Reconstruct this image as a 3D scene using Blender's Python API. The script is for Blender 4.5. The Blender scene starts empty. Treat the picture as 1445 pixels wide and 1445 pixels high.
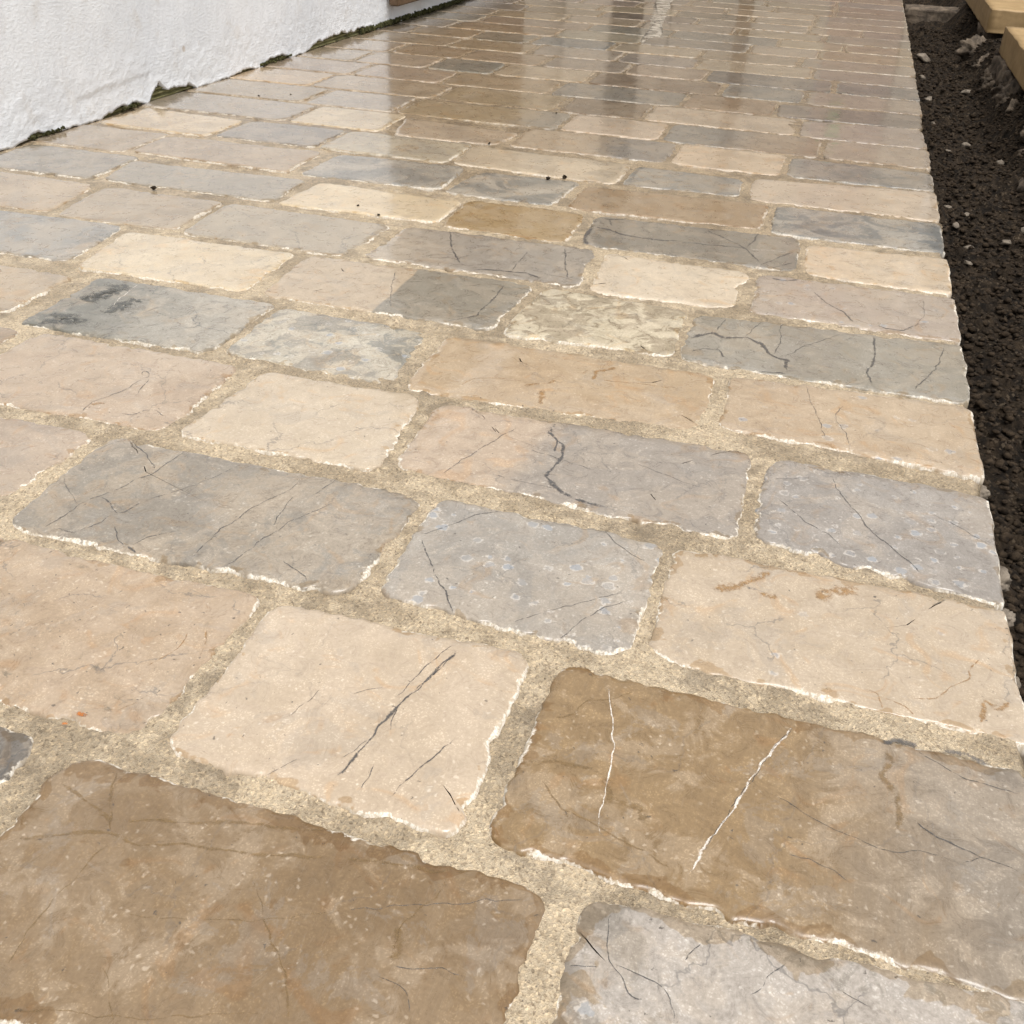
import bpy, math, random
import numpy as np
from mathutils import Matrix, Vector, noise as mnoise

CAM_RIGHT=[0.957121, 0.287299, 0.037143]
CAM_UP=[-0.184024, 0.503967, 0.843891]
CAM_BACK=[0.22373, -0.814541, 0.535227]
CAM_FPX=1470.492


# ------------------------------------------------------------------ camera, sky, sun, exposure
scene = bpy.context.scene
col = scene.collection
cam_data = bpy.data.cameras.new('camera')
cam_data.sensor_width = 36.0
cam_data.lens = 36.0 * CAM_FPX / 1445.0
cam_data.clip_start = 0.02
cam_data.clip_end = 500.0
cam = bpy.data.objects.new('camera', cam_data)
col.objects.link(cam)
cam.matrix_world = Matrix(((CAM_RIGHT[0], CAM_UP[0], CAM_BACK[0], 0.0),
                           (CAM_RIGHT[1], CAM_UP[1], CAM_BACK[1], 0.0),
                           (CAM_RIGHT[2], CAM_UP[2], CAM_BACK[2], 0.5),
                           (0, 0, 0, 1)))
scene.camera = cam

SUN_ELEV, SUN_AZ = math.radians(71), math.radians(140)     # azimuth clockwise from +Y
world = bpy.data.worlds.new('World')
scene.world = world
world.use_nodes = True
wn = world.node_tree
wn.nodes.clear()
w_out = wn.nodes.new('ShaderNodeOutputWorld')
w_bg = wn.nodes.new('ShaderNodeBackground')
w_sky = wn.nodes.new('ShaderNodeTexSky')
w_sky.sky_type = 'NISHITA'
w_sky.sun_disc = False
w_sky.sun_elevation = SUN_ELEV
w_sky.sun_rotation = SUN_AZ
w_sky.air_density = 1.0
w_sky.dust_density = 6.0
w_sky.ozone_density = 1.0
w_bg.inputs['Strength'].default_value = 0.15
w_hs = wn.nodes.new('ShaderNodeHueSaturation')      # overcast: the cloud cover takes most of the blue away
w_hs.inputs['Saturation'].default_value = 0.14
wn.links.new(w_sky.outputs[0], w_hs.inputs['Color'])
wn.links.new(w_hs.outputs[0], w_bg.inputs[0])
wn.links.new(w_bg.outputs[0], w_out.inputs[0])

sun = bpy.data.lights.new('sun', 'SUN')
sun.energy = 1.5
sun.angle = math.radians(25)
sun.color = (1.0, 0.99, 0.97)
sun_ob = bpy.data.objects.new('sun', sun)
col.objects.link(sun_ob)
sd = Vector((math.sin(SUN_AZ) * math.cos(SUN_ELEV), math.cos(SUN_AZ) * math.cos(SUN_ELEV), math.sin(SUN_ELEV)))
sun_ob.rotation_euler = sd.to_track_quat('Z', 'Y').to_euler()
sun_ob.location = (2, -2, 4)

scene.view_settings.view_transform = 'Standard'
scene.view_settings.look = 'None'
scene.view_settings.gamma = 1.0
scene.view_settings.use_curve_mapping = False
scene.view_settings.exposure = 0.50
scene.cycles.max_bounces = 5
scene.cycles.diffuse_bounces = 3
scene.cycles.glossy_bounces = 3
scene.cycles.transparent_max_bounces = 6

# ------------------------------------------------------------------ measured layout of the paving
STONES=[  # four corners (far left, far right, near right, near left), colour A, colour B, split, ring crack speck damp mottle softness, row
([-0.0513, 0.2017, 0.2064, 0.2017, 0.2064, 0.0478, -0.0513, 0.0478],(201, 177, 141),(172, 152, 121),None,(0, 0.3, 0.4, 0.35, 0.42, 0.03),-1),
([-0.281, 0.2017, -0.0773, 0.2017, -0.0773, 0.0478, -0.281, 0.0478],(172, 163, 150),(147, 140, 129),None,(0, 0.3, 0.4, 0.35, 0.74, 0.03),-1),
([-0.6245, 0.2017, -0.3051, 0.2017, -0.3051, 0.0478, -0.6245, 0.0478],(174, 147, 118),(149, 126, 101),None,(0, 0.3, 0.4, 0.35, 0.71, 0.03),-1),
([-0.8, 0.2017, -0.6497, 0.2017, -0.6497, 0.0478, -0.8, 0.0478],(212, 188, 159),(182, 161, 136),None,(0, 0.3, 0.4, 0.35, 0.54, 0.03),-1),
([-0.3887, 0.3841, -0.0787, 0.3752, -0.0787, 0.2275, -0.3862, 0.2275],(176, 145, 108),(160, 126, 84),None,(0, 0.0, 0.4, 0.9, 0.5, 0.03),0),
([-0.0501, 0.3817, 0.2075, 0.3917, 0.2075, 0.23, -0.0501, 0.2275],(196, 182, 168),(152, 143, 134),None,(0.25, 0.2, 0.4, 0.95, 0.9, 0.03),0),
([-0.9689, 0.387, -0.7081, 0.387, -0.7081, 0.233, -0.9689, 0.233],(165, 153, 142),(141, 131, 122),None,(0, 0.1, 0.4, 0.35, 0.59, 0.03),0),
([-0.6826, 0.3875, -0.4226, 0.3875, -0.4226, 0.23, -0.6826, 0.23],(125, 118, 112),(107, 101, 96),None,(0, 0.4, 0.4, 0.35, 0.4, 0.03),0),
([-0.6713, 0.5728, -0.3613, 0.5728, -0.3652, 0.415, -0.6713, 0.415],(208, 180, 150),(194, 163, 128),None,(0, 0.2, 1.3, 0.35, 0.4, 0.03),1),
([-0.3392, 0.5691, -0.1436, 0.5749, -0.1403, 0.4047, -0.3378, 0.4134],(218, 193, 165),(206, 180, 149),None,(0, 0.0, 0.4, 0.2, 0.25, 0.03),1),
([-0.1104, 0.5715, 0.2075, 0.5655, 0.2075, 0.3971, -0.1163, 0.4071],(180, 146, 102),(158, 142, 124),(1, 0, 0.06),(0, 0.0, 0.4, 0.8, 0.6, 0.08),1),
([-0.9028, 0.5722, -0.6939, 0.5722, -0.6939, 0.4182, -0.9028, 0.4182],(193, 167, 132),(165, 143, 113),None,(0, 0.3, 0.4, 0.35, 0.71, 0.03),1),
([-1.0988, 0.5722, -0.9256, 0.5722, -0.9256, 0.4182, -1.0988, 0.4182],(204, 181, 148),(175, 155, 127),None,(0, 0.1, 0.4, 0.35, 0.63, 0.03),1),
([-0.6159, 0.7564, -0.2941, 0.7522, -0.3014, 0.6039, -0.6072, 0.5946],(180, 162, 140),(152, 140, 125),None,(0, 0.1, 0.4, 0.2, 0.8, 0.03),2),
([-0.2742, 0.7595, -0.0742, 0.7526, -0.0752, 0.6048, -0.2717, 0.6125],(188, 174, 158),(160, 153, 146),None,(0.8, 0.1, 0.4, 0.2, 0.6, 0.03),2),
([-0.0588, 0.7525, 0.2125, 0.7544, 0.2114, 0.6043, -0.0515, 0.6071],(212, 188, 160),(200, 174, 142),None,(0.08, 0.2, 0.4, 0.6, 0.3, 0.03),2),
([-1.177, 0.7575, -0.9171, 0.7575, -0.9171, 0.6035, -1.177, 0.6035],(208, 181, 154),(178, 155, 132),None,(0, 0.3, 0.4, 0.35, 0.67, 0.03),2),
([-1.4671, 0.7575, -1.204, 0.7575, -1.204, 0.6035, -1.4671, 0.6035],(174, 150, 119),(149, 129, 102),None,(0, 0.3, 0.4, 0.35, 0.3, 0.03),2),
([-0.8914, 0.7562, -0.6414, 0.7562, -0.6423, 0.6346, -0.8914, 0.6346],(206, 181, 156),(177, 155, 134),None,(0, 0.2, 0.4, 0.35, 0.4, 0.03),2),
([-0.8433, 0.9478, -0.5873, 0.9474, -0.5855, 0.7853, -0.8483, 0.7853],(210, 184, 157),(194, 164, 134),None,(0, 0.2, 1.1, 0.35, 0.4, 0.03),3),
([-0.5493, 0.9421, -0.3694, 0.9486, -0.357, 0.7905, -0.5605, 0.7899],(220, 197, 169),(208, 184, 153),None,(0, 0.2, 0.4, 0.25, 0.2, 0.03),3),
([-0.3369, 0.9392, -0.0184, 0.9466, -0.0146, 0.7894, -0.3388, 0.8045],(208, 181, 153),(168, 157, 147),(1, -0.1, -0.045),(0, 0.1, 0.4, 0.35, 0.4, 0.02),3),
([0.0097, 0.9449, 0.2068, 0.9401, 0.2056, 0.7667, 0.005, 0.7965],(178, 165, 152),(158, 150, 144),None,(1.0, 0.1, 0.4, 0.3, 0.7, 0.03),3),
([-1.1908, 0.9427, -0.8727, 0.9427, -0.8727, 0.7887, -1.1908, 0.7887],(202, 173, 142),(173, 148, 122),None,(0, 0.3, 0.4, 0.35, 0.5, 0.03),3),
([-1.4625, 0.9427, -1.2168, 0.9427, -1.2168, 0.7887, -1.4625, 0.7887],(151, 144, 138),(129, 123, 118),None,(0, 0, 0.4, 0.35, 0.67, 0.03),3),
([-0.8899, 1.1315, -0.6385, 1.1291, -0.6421, 0.9721, -0.8867, 0.9656],(120, 118, 110),(184, 172, 155),(1, 0.2, -0.02),(0, 0.5, 0.6, 0.35, 1, 0.12),4),
([-0.6206, 1.1233, -0.4258, 1.1148, -0.4176, 0.9717, -0.6197, 0.981],(206, 196, 180),(150, 146, 138),None,(0.5, 0.2, 0.8, 0.35, 1.0, 0.03),4),
([-0.3941, 1.1157, -0.0766, 1.1203, -0.0763, 0.9779, -0.3912, 0.9684],(210, 181, 146),(200, 168, 130),None,(0, 0.0, 0.4, 0.35, 0.4, 0.03),4),
([-0.0533, 1.1294, 0.2026, 1.1403, 0.2098, 0.9791, -0.0497, 0.9998],(212, 185, 154),(202, 174, 142),None,(0.3, 0.05, 0.4, 0.35, 0.4, 0.03),4),
([-1.4667, 1.128, -1.2734, 1.128, -1.2734, 0.974, -1.4667, 0.974],(152, 145, 136),(130, 124, 116),None,(0, 0.1, 0.4, 0.35, 0.78, 0.03),4),
([-1.2509, 1.1202, -0.9309, 1.1202, -0.9309, 0.9884, -1.2509, 0.9884],(206, 180, 148),(177, 154, 127),None,(0, 0.2, 0.4, 0.35, 0.4, 0.03),4),
([-0.9727, 1.3109, -0.7065, 1.3192, -0.6975, 1.1594, -0.9452, 1.1597],(230, 207, 174),(216, 188, 148),None,(0, 0.2, 1.2, 0.2, 0.4, 0.03),5),
([-0.6747, 1.3159, -0.35, 1.3233, -0.3589, 1.1609, -0.6686, 1.1574],(208, 183, 153),(160, 148, 130),(1, 0, 0),(0, 0.05, 0.5, 0.35, 0.4, 0.002),5),
([-0.3284, 1.3175, -0.1353, 1.3073, -0.1352, 1.1613, -0.3356, 1.1509],(196, 176, 146),(222, 203, 172),None,(0, 0.1, 0.4, 0.35, 1.0, 0.03),5),
([-0.1186, 1.3009, 0.2076, 1.3197, 0.2055, 1.1508, -0.1152, 1.1582],(172, 161, 145),(155, 147, 134),None,(0, 0.1, 0.4, 0.35, 0.5, 0.03),5),
([-1.4633, 1.3132, -1.321, 1.3132, -1.321, 1.1592, -1.4633, 1.1592],(212, 189, 160),(182, 162, 137),None,(0, 0, 0.4, 0.35, 0.66, 0.03),5),
([-1.2939, 1.3279, -0.9939, 1.3279, -0.9766, 1.1717, -1.2939, 1.1717],(176, 166, 155),(150, 148, 146),None,(0, 0.2, 0.4, 0.35, 0.8, 0.03),5),
([-0.909, 1.5002, -0.6288, 1.4953, -0.643, 1.3428, -0.8956, 1.3406],(192, 174, 150),(165, 149, 129),None,(0, 0.4, 0.4, 0.35, 0.4, 0.03),6),
([-0.5959, 1.5018, -0.3049, 1.5079, -0.2945, 1.3492, -0.6054, 1.3453],(200, 180, 156),(166, 156, 146),(1, 0.3, -0.1),(0, 0.1, 0.4, 0.35, 0.4, 0.08),6),
([-0.2814, 1.5002, -0.0763, 1.4928, -0.0828, 1.3476, -0.2676, 1.3368],(234, 212, 184),(228, 203, 172),None,(0, 0, 0.4, 0.1, 0.2, 0.03),6),
([-0.0541, 1.4925, 0.212, 1.4991, 0.2073, 1.3434, -0.0523, 1.341],(198, 178, 158),(182, 162, 146),None,(0.3, 0.1, 0.4, 0.35, 0.4, 0.03),6),
([-1.4182, 1.5065, -1.1682, 1.5065, -1.1447, 1.3489, -1.4182, 1.3489],(207, 180, 148),(178, 154, 127),None,(0, 0.2, 0.4, 0.35, 0.4, 0.03),6),
([-1.1432, 1.5039, -0.9284, 1.5003, -0.9209, 1.3484, -1.1197, 1.3432],(198, 175, 147),(170, 150, 126),None,(0, 0.2, 0.4, 0.35, 0.4, 0.03),6),
([-1.4365, 1.6911, -1.2015, 1.6911, -1.2026, 1.5351, -1.4365, 1.5351],(168, 158, 146),(144, 135, 125),None,(0, 0.2, 0.4, 0.35, 0.8, 0.03),7),
([-1.1995, 1.6637, -0.8614, 1.6725, -0.8569, 1.5413, -1.1746, 1.5431],(176, 162, 143),(160, 150, 138),None,(0, 0.35, 0.4, 0.35, 0.4, 0.03),7),
([-0.8278, 1.6729, -0.5705, 1.661, -0.5717, 1.5444, -0.8369, 1.5325],(232, 207, 171),(224, 196, 156),None,(0, 0, 0.4, 0.15, 0.4, 0.03),7),
([-0.5604, 1.6793, -0.3609, 1.6793, -0.3605, 1.5276, -0.552, 1.5329],(198, 165, 118),(186, 152, 104),None,(0, 0, 0.4, 0.4, 0.4, 0.03),7),
([-0.3365, 1.6772, -0.0164, 1.6873, -0.0149, 1.5348, -0.3298, 1.5297],(154, 142, 126),(140, 130, 118),None,(0, 0.1, 0.4, 0.35, 0.4, 0.03),7),
([0.0055, 1.6663, 0.2099, 1.6773, 0.2084, 1.5181, 0.0069, 1.5244],(227, 202, 172),(222, 194, 160),None,(0, 0, 0.4, 0.35, 0.4, 0.03),7),
([-1.4711, 1.869, -1.2569, 1.869, -1.2569, 1.715, -1.4711, 1.715],(197, 174, 147),(169, 149, 126),None,(0, 0.2, 0.4, 0.35, 0.4, 0.03),8),
([-1.2433, 1.8564, -0.9224, 1.8658, -0.9191, 1.7133, -1.2371, 1.7268],(200, 174, 144),(172, 149, 123),None,(0, 0.2, 0.4, 0.35, 0.4, 0.03),8),
([-0.883, 1.8665, -0.6393, 1.8715, -0.6296, 1.7191, -0.8878, 1.712],(180, 172, 162),(145, 141, 136),None,(0, 0.2, 0.4, 0.35, 0.9, 0.03),8),
([-0.5939, 1.8596, -0.4161, 1.862, -0.4286, 1.711, -0.6139, 1.7116],(190, 180, 168),(150, 146, 140),None,(0, 0.2, 0.4, 0.35, 1, 0.03),8),
([-0.3941, 1.8465, -0.0773, 1.8683, -0.0804, 1.7189, -0.3924, 1.7091],(192, 162, 127),(182, 150, 114),None,(0, 0.2, 0.4, 0.35, 0.4, 0.03),8),
([-0.0587, 1.8627, 0.2071, 1.8653, 0.2054, 1.7112, -0.0544, 1.7061],(176, 170, 163),(128, 128, 128),None,(0, 0.2, 0.4, 0.35, 1.0, 0.03),8),
([-1.4278, 2.0588, -1.1892, 2.0393, -1.1856, 1.8915, -1.4278, 1.8968],(224, 197, 162),(192, 169, 139),None,(0, 0.2, 0.4, 0.35, 0.4, 0.03),9),
([-1.1664, 2.0543, -0.9592, 2.0543, -0.9592, 1.9002, -1.1664, 1.9002],(168, 152, 134),(140, 130, 120),None,(0, 0.4, 0.4, 0.35, 0.8, 0.03),9),
([-0.9387, 2.0543, -0.6852, 2.0543, -0.6852, 1.9002, -0.9387, 1.9002],(202, 184, 157),(180, 166, 146),None,(0, 0.2, 0.4, 0.35, 0.8, 0.03),9),
([-0.671, 2.037, -0.3531, 2.0288, -0.3545, 1.8852, -0.6633, 1.9001],(220, 197, 167),(189, 169, 143),None,(0, 0.2, 0.4, 0.35, 0.4, 0.03),9),
([-0.3346, 2.0259, -0.1383, 2.0165, -0.1358, 1.8993, -0.3357, 1.8887],(174, 165, 155),(150, 148, 146),None,(0, 0.2, 0.4, 0.35, 0.8, 0.03),9),
([-0.1133, 2.028, 0.2044, 2.0786, 0.2062, 1.895, -0.1085, 1.8874],(220, 197, 172),(189, 169, 147),None,(0, 0.2, 0.4, 0.35, 0.4, 0.03),9),
([-1.467, 2.244, -1.1176, 2.244, -1.1176, 2.081, -1.467, 2.081],(180, 164, 147),(154, 141, 126),None,(0, 0.2, 0.4, 0.35, 0.4, 0.03),10),
([-1.0968, 2.244, -0.898, 2.244, -0.898, 2.081, -1.0968, 2.081],(224, 200, 167),(192, 172, 143),None,(0, 0.2, 0.4, 0.35, 0.4, 0.03),10),
([-0.884, 2.2168, -0.6231, 2.1897, -0.6448, 2.0758, -0.8487, 2.0643],(207, 182, 154),(178, 156, 132),None,(0, 0.2, 0.4, 0.35, 0.4, 0.03),10),
([-0.609, 2.244, -0.2997, 2.244, -0.2997, 2.081, -0.609, 2.081],(198, 172, 142),(152, 144, 138),(1, 0, 0.02),(0, 0.2, 0.4, 0.35, 0.4, 0.05),10),
([-0.2793, 2.244, -0.0772, 2.244, -0.0772, 2.081, -0.2793, 2.081],(224, 197, 167),(192, 169, 143),None,(0, 0.2, 0.4, 0.35, 0.4, 0.03),10),
([-0.059, 2.2284, 0.2034, 2.2195, 0.2024, 2.0932, -0.0559, 2.0821],(156, 150, 145),(122, 120, 118),None,(0, 0.2, 0.4, 0.35, 0.9, 0.03),10),
([-1.4712, 2.4292, -1.1698, 2.4292, -1.1698, 2.2662, -1.4712, 2.2662],(192, 170, 142),(165, 146, 122),None,(0, 0.2, 0.4, 0.35, 0.4, 0.03),11),
([-1.1494, 2.4292, -0.9502, 2.4292, -0.9502, 2.2662, -1.1494, 2.2662],(187, 170, 152),(160, 146, 130),None,(0, 0.2, 0.4, 0.35, 0.4, 0.03),11),
([-0.9292, 2.4292, -0.5723, 2.4292, -0.5723, 2.2662, -0.9292, 2.2662],(192, 167, 132),(160, 150, 138),(1, 0, 0.1),(0, 0.2, 0.4, 0.35, 0.4, 0.06),11),
([-0.5506, 2.4292, -0.3482, 2.4292, -0.3482, 2.2662, -0.5506, 2.2662],(217, 192, 167),(186, 165, 143),None,(0, 0.2, 0.4, 0.35, 0.4, 0.03),11),
([-0.3266, 2.4292, -0.0168, 2.4292, -0.0168, 2.2662, -0.3266, 2.2662],(150, 144, 138),(178, 153, 128),(1, 0, 0.0),(0, 0.2, 0.4, 0.35, 0.4, 0.06),11),
([0.0043, 2.4292, 0.205, 2.4292, 0.205, 2.2662, 0.0043, 2.2662],(184, 164, 144),(158, 141, 123),None,(0, 0.2, 0.4, 0.35, 0.4, 0.03),11),
([-1.4689, 2.6145, -1.2429, 2.6145, -1.2429, 2.4515, -1.4689, 2.4515],(217, 187, 152),(186, 160, 130),None,(0, 0.2, 0.4, 0.35, 0.4, 0.03),12),
([-1.2228, 2.6145, -0.9219, 2.6145, -0.9219, 2.4515, -1.2228, 2.4515],(197, 172, 142),(169, 147, 122),None,(0, 0.2, 0.4, 0.35, 0.4, 0.03),12),
([-0.8991, 2.6145, -0.6253, 2.6145, -0.6253, 2.4515, -0.8991, 2.4515],(192, 167, 132),(165, 143, 113),None,(0, 0.2, 0.4, 0.35, 0.4, 0.03),12),
([-0.5992, 2.6145, -0.4194, 2.6145, -0.4194, 2.4515, -0.5992, 2.4515],(168, 144, 118),(144, 123, 101),None,(0, 0.2, 0.4, 0.35, 0.4, 0.03),12),
([-0.4003, 2.6145, -0.0786, 2.6145, -0.0786, 2.4515, -0.4003, 2.4515],(210, 186, 160),(180, 159, 137),None,(0, 0.2, 0.4, 0.35, 0.4, 0.03),12),
([-0.0551, 2.6038, 0.1958, 2.633, 0.2018, 2.4451, -0.0569, 2.4471],(178, 160, 145),(153, 137, 124),None,(0, 0.2, 0.4, 0.35, 0.4, 0.03),12),
([-1.467, 2.7997, -1.2178, 2.7997, -1.2178, 2.6367, -1.467, 2.6367],(192, 167, 142),(165, 143, 122),None,(0, 0.2, 0.4, 0.35, 0.4, 0.03),13),
([-1.195, 2.7997, -0.9726, 2.7997, -0.9726, 2.6367, -1.195, 2.6367],(197, 172, 147),(169, 147, 126),None,(0, 0.2, 0.4, 0.35, 0.4, 0.03),13),
([-0.9537, 2.7997, -0.6902, 2.7997, -0.6902, 2.6367, -0.9537, 2.6367],(197, 170, 137),(169, 146, 117),None,(0, 0.2, 0.4, 0.35, 0.4, 0.03),13),
([-0.668, 2.7997, -0.3612, 2.7997, -0.3612, 2.6367, -0.668, 2.6367],(142, 135, 128),(150, 138, 122),None,(0, 0.2, 0.4, 0.35, 0.7, 0.03),13),
([-0.3418, 2.7997, -0.1398, 2.7997, -0.1398, 2.6367, -0.3418, 2.6367],(182, 153, 123),(156, 131, 105),None,(0, 0.2, 0.4, 0.35, 0.4, 0.03),13),
([-0.1241, 2.7701, 0.2008, 2.8016, 0.1977, 2.6418, -0.119, 2.6386],(138, 125, 113),(118, 107, 97),None,(0, 0.2, 0.4, 0.35, 0.4, 0.03),13),
([-1.4676, 2.985, -1.295, 2.985, -1.295, 2.822, -1.4676, 2.822],(190, 168, 142),(163, 144, 122),None,(0, 0.2, 0.4, 0.35, 0.4, 0.03),14),
([-1.2739, 2.985, -1.0804, 2.985, -1.0804, 2.822, -1.2739, 2.822],(200, 176, 150),(172, 151, 129),None,(0, 0.2, 0.4, 0.35, 0.4, 0.03),14),
([-1.0615, 2.985, -0.8956, 2.985, -0.8956, 2.822, -1.0615, 2.822],(150, 142, 128),(129, 122, 110),None,(0, 0.2, 0.4, 0.35, 0.4, 0.03),14),
([-0.8749, 2.985, -0.6428, 2.985, -0.6428, 2.822, -0.8749, 2.822],(208, 184, 154),(178, 158, 132),None,(0, 0.2, 0.4, 0.35, 0.4, 0.03),14),
([-0.6179, 2.985, -0.2948, 2.985, -0.2948, 2.822, -0.6179, 2.822],(168, 143, 118),(144, 122, 101),None,(0, 0.2, 0.4, 0.35, 0.4, 0.03),14),
([-0.2712, 2.985, -0.0834, 2.985, -0.0834, 2.822, -0.2712, 2.822],(142, 138, 133),(122, 118, 114),None,(0, 0.2, 0.4, 0.35, 0.4, 0.03),14),
([-0.062, 2.985, 0.209, 2.985, 0.209, 2.822, -0.062, 2.822],(170, 152, 134),(146, 130, 115),None,(0, 0.2, 0.4, 0.35, 0.4, 0.03),14),
([-1.4706, 3.1702, -1.2665, 3.1702, -1.2665, 3.0072, -1.4706, 3.0072],(195, 172, 148),(167, 147, 127),None,(0, 0.2, 0.4, 0.35, 0.4, 0.03),15),
([-1.2435, 3.1702, -1.0543, 3.1702, -1.0543, 3.0072, -1.2435, 3.0072],(190, 162, 130),(163, 139, 111),None,(0, 0.2, 0.4, 0.35, 0.4, 0.03),15),
([-1.0336, 3.1702, -0.8158, 3.1702, -0.8158, 3.0072, -1.0336, 3.0072],(195, 168, 138),(167, 144, 118),None,(0, 0.2, 0.4, 0.35, 0.4, 0.03),15),
([-0.7916, 3.1702, -0.5757, 3.1702, -0.5757, 3.0072, -0.7916, 3.0072],(170, 152, 134),(146, 130, 115),None,(0, 0.2, 0.4, 0.35, 0.4, 0.03),15),
([-0.5573, 3.1702, -0.3561, 3.1702, -0.3561, 3.0072, -0.5573, 3.0072],(190, 165, 140),(163, 141, 120),None,(0, 0.2, 0.4, 0.35, 0.4, 0.03),15),
([-0.3376, 3.1702, -0.0197, 3.1702, -0.0197, 3.0072, -0.3376, 3.0072],(134, 124, 114),(115, 106, 98),None,(0, 0.2, 0.4, 0.35, 0.4, 0.03),15),
([0.0025, 3.1702, 0.2102, 3.1702, 0.2102, 3.0072, 0.0025, 3.0072],(130, 125, 122),(111, 107, 104),None,(0, 0.2, 0.4, 0.35, 0.4, 0.03),15),
([-1.4681, 3.3555, -1.1545, 3.3555, -1.1545, 3.1925, -1.4681, 3.1925],(190, 165, 135),(163, 141, 116),None,(0, 0.2, 0.4, 0.35, 0.4, 0.03),16),
([-1.1391, 3.3555, -0.906, 3.3555, -0.906, 3.1925, -1.1391, 3.1925],(192, 165, 130),(165, 141, 111),None,(0, 0.2, 0.4, 0.35, 0.4, 0.03),16),
([-0.8809, 3.3555, -0.636, 3.3555, -0.636, 3.1925, -0.8809, 3.1925],(175, 158, 140),(150, 135, 120),None,(0, 0.2, 0.4, 0.35, 0.4, 0.03),16),
([-0.6172, 3.3555, -0.4083, 3.3555, -0.4083, 3.1925, -0.6172, 3.1925],(160, 148, 140),(137, 127, 120),None,(0, 0.2, 0.4, 0.35, 0.4, 0.03),16),
([-0.3893, 3.3555, -0.0806, 3.3555, -0.0806, 3.1925, -0.3893, 3.1925],(200, 178, 150),(172, 153, 129),None,(0, 0.2, 0.4, 0.35, 0.4, 0.03),16),
([-0.0627, 3.3555, 0.2056, 3.3555, 0.2056, 3.1925, -0.0627, 3.1925],(165, 148, 132),(141, 127, 113),None,(0, 0.2, 0.4, 0.35, 0.4, 0.03),16),
([-1.4698, 3.5408, -1.357, 3.5408, -1.357, 3.3777, -1.4698, 3.3777],(169, 146, 120),(145, 125, 103),None,(0, 0.3, 0.4, 0.35, 0.64, 0.03),17),
([-1.3345, 3.5408, -1.1441, 3.5408, -1.1441, 3.3777, -1.3345, 3.3777],(190, 162, 129),(163, 139, 110),None,(0, 0, 0.4, 0.35, 0.4, 0.03),17),
([-1.1269, 3.5408, -0.9547, 3.5408, -0.9547, 3.3777, -1.1269, 3.3777],(158, 143, 122),(135, 122, 104),None,(0, 0.3, 0.4, 0.35, 0.75, 0.03),17),
([-0.9335, 3.5408, -0.7006, 3.5408, -0.7006, 3.3777, -0.9335, 3.3777],(140, 138, 136),(120, 118, 116),None,(0, 0.2, 0.4, 0.35, 0.4, 0.03),17),
([-0.6759, 3.5408, -0.4239, 3.5408, -0.4239, 3.3777, -0.6759, 3.3777],(200, 178, 150),(172, 153, 129),None,(0, 0.2, 0.4, 0.35, 0.4, 0.03),17),
([-0.4033, 3.5408, -0.1328, 3.5408, -0.1328, 3.3777, -0.4033, 3.3777],(185, 163, 136),(159, 140, 116),None,(0, 0.3, 0.4, 0.35, 0.34, 0.03),17),
([-0.1065, 3.5408, 0.207, 3.5408, 0.207, 3.3777, -0.1065, 3.3777],(172, 154, 133),(147, 132, 114),None,(0, 0, 0.4, 0.35, 0.41, 0.03),17),
([-1.4713, 3.726, -1.2917, 3.726, -1.2917, 3.563, -1.4713, 3.563],(165, 148, 131),(141, 127, 112),None,(0, 0.1, 0.4, 0.35, 0.56, 0.03),18),
([-1.2707, 3.726, -0.9226, 3.726, -0.9226, 3.563, -1.2707, 3.563],(191, 162, 129),(164, 139, 110),None,(0, 0.1, 0.4, 0.35, 0.79, 0.03),18),
([-0.8985, 3.726, -0.6372, 3.726, -0.6372, 3.563, -0.8985, 3.563],(173, 159, 136),(148, 136, 116),None,(0, 0, 0.4, 0.35, 0.36, 0.03),18),
([-0.6168, 3.726, -0.2977, 3.726, -0.2977, 3.563, -0.6168, 3.563],(150, 140, 130),(129, 120, 111),None,(0, 0.2, 0.4, 0.35, 0.4, 0.03),18),
([-0.2782, 3.726, -0.0823, 3.726, -0.0823, 3.563, -0.2782, 3.563],(185, 165, 142),(159, 141, 122),None,(0, 0.2, 0.4, 0.35, 0.4, 0.03),18),
([-0.0665, 3.726, 0.2077, 3.726, 0.2077, 3.563, -0.0665, 3.563],(191, 166, 132),(164, 142, 113),None,(0, 0.3, 0.4, 0.35, 0.57, 0.03),18),
([-1.4679, 3.9112, -1.2504, 3.9112, -1.2504, 3.7482, -1.4679, 3.7482],(162, 151, 136),(139, 129, 116),None,(0, 0.1, 0.4, 0.35, 0.47, 0.03),19),
([-1.2259, 3.9112, -0.8597, 3.9112, -0.8597, 3.7482, -1.2259, 3.7482],(187, 162, 137),(160, 139, 117),None,(0, 0.1, 0.4, 0.35, 0.45, 0.03),19),
([-0.8402, 3.9112, -0.5758, 3.9112, -0.5758, 3.7482, -0.8402, 3.7482],(152, 142, 126),(130, 122, 108),None,(0, 0.3, 0.4, 0.35, 0.6, 0.03),19),
([-0.557, 3.9112, -0.2204, 3.9112, -0.2204, 3.7482, -0.557, 3.7482],(153, 143, 129),(131, 122, 110),None,(0, 0.1, 0.4, 0.35, 0.74, 0.03),19),
([-0.2004, 3.9112, -0.0132, 3.9112, -0.0132, 3.7482, -0.2004, 3.7482],(194, 171, 137),(166, 147, 117),None,(0, 0, 0.4, 0.35, 0.39, 0.03),19),
([0.0075, 3.9112, 0.2075, 3.9112, 0.2075, 3.7482, 0.0075, 3.7482],(192, 167, 134),(165, 143, 115),None,(0, 0, 0.4, 0.35, 0.64, 0.03),19),
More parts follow.
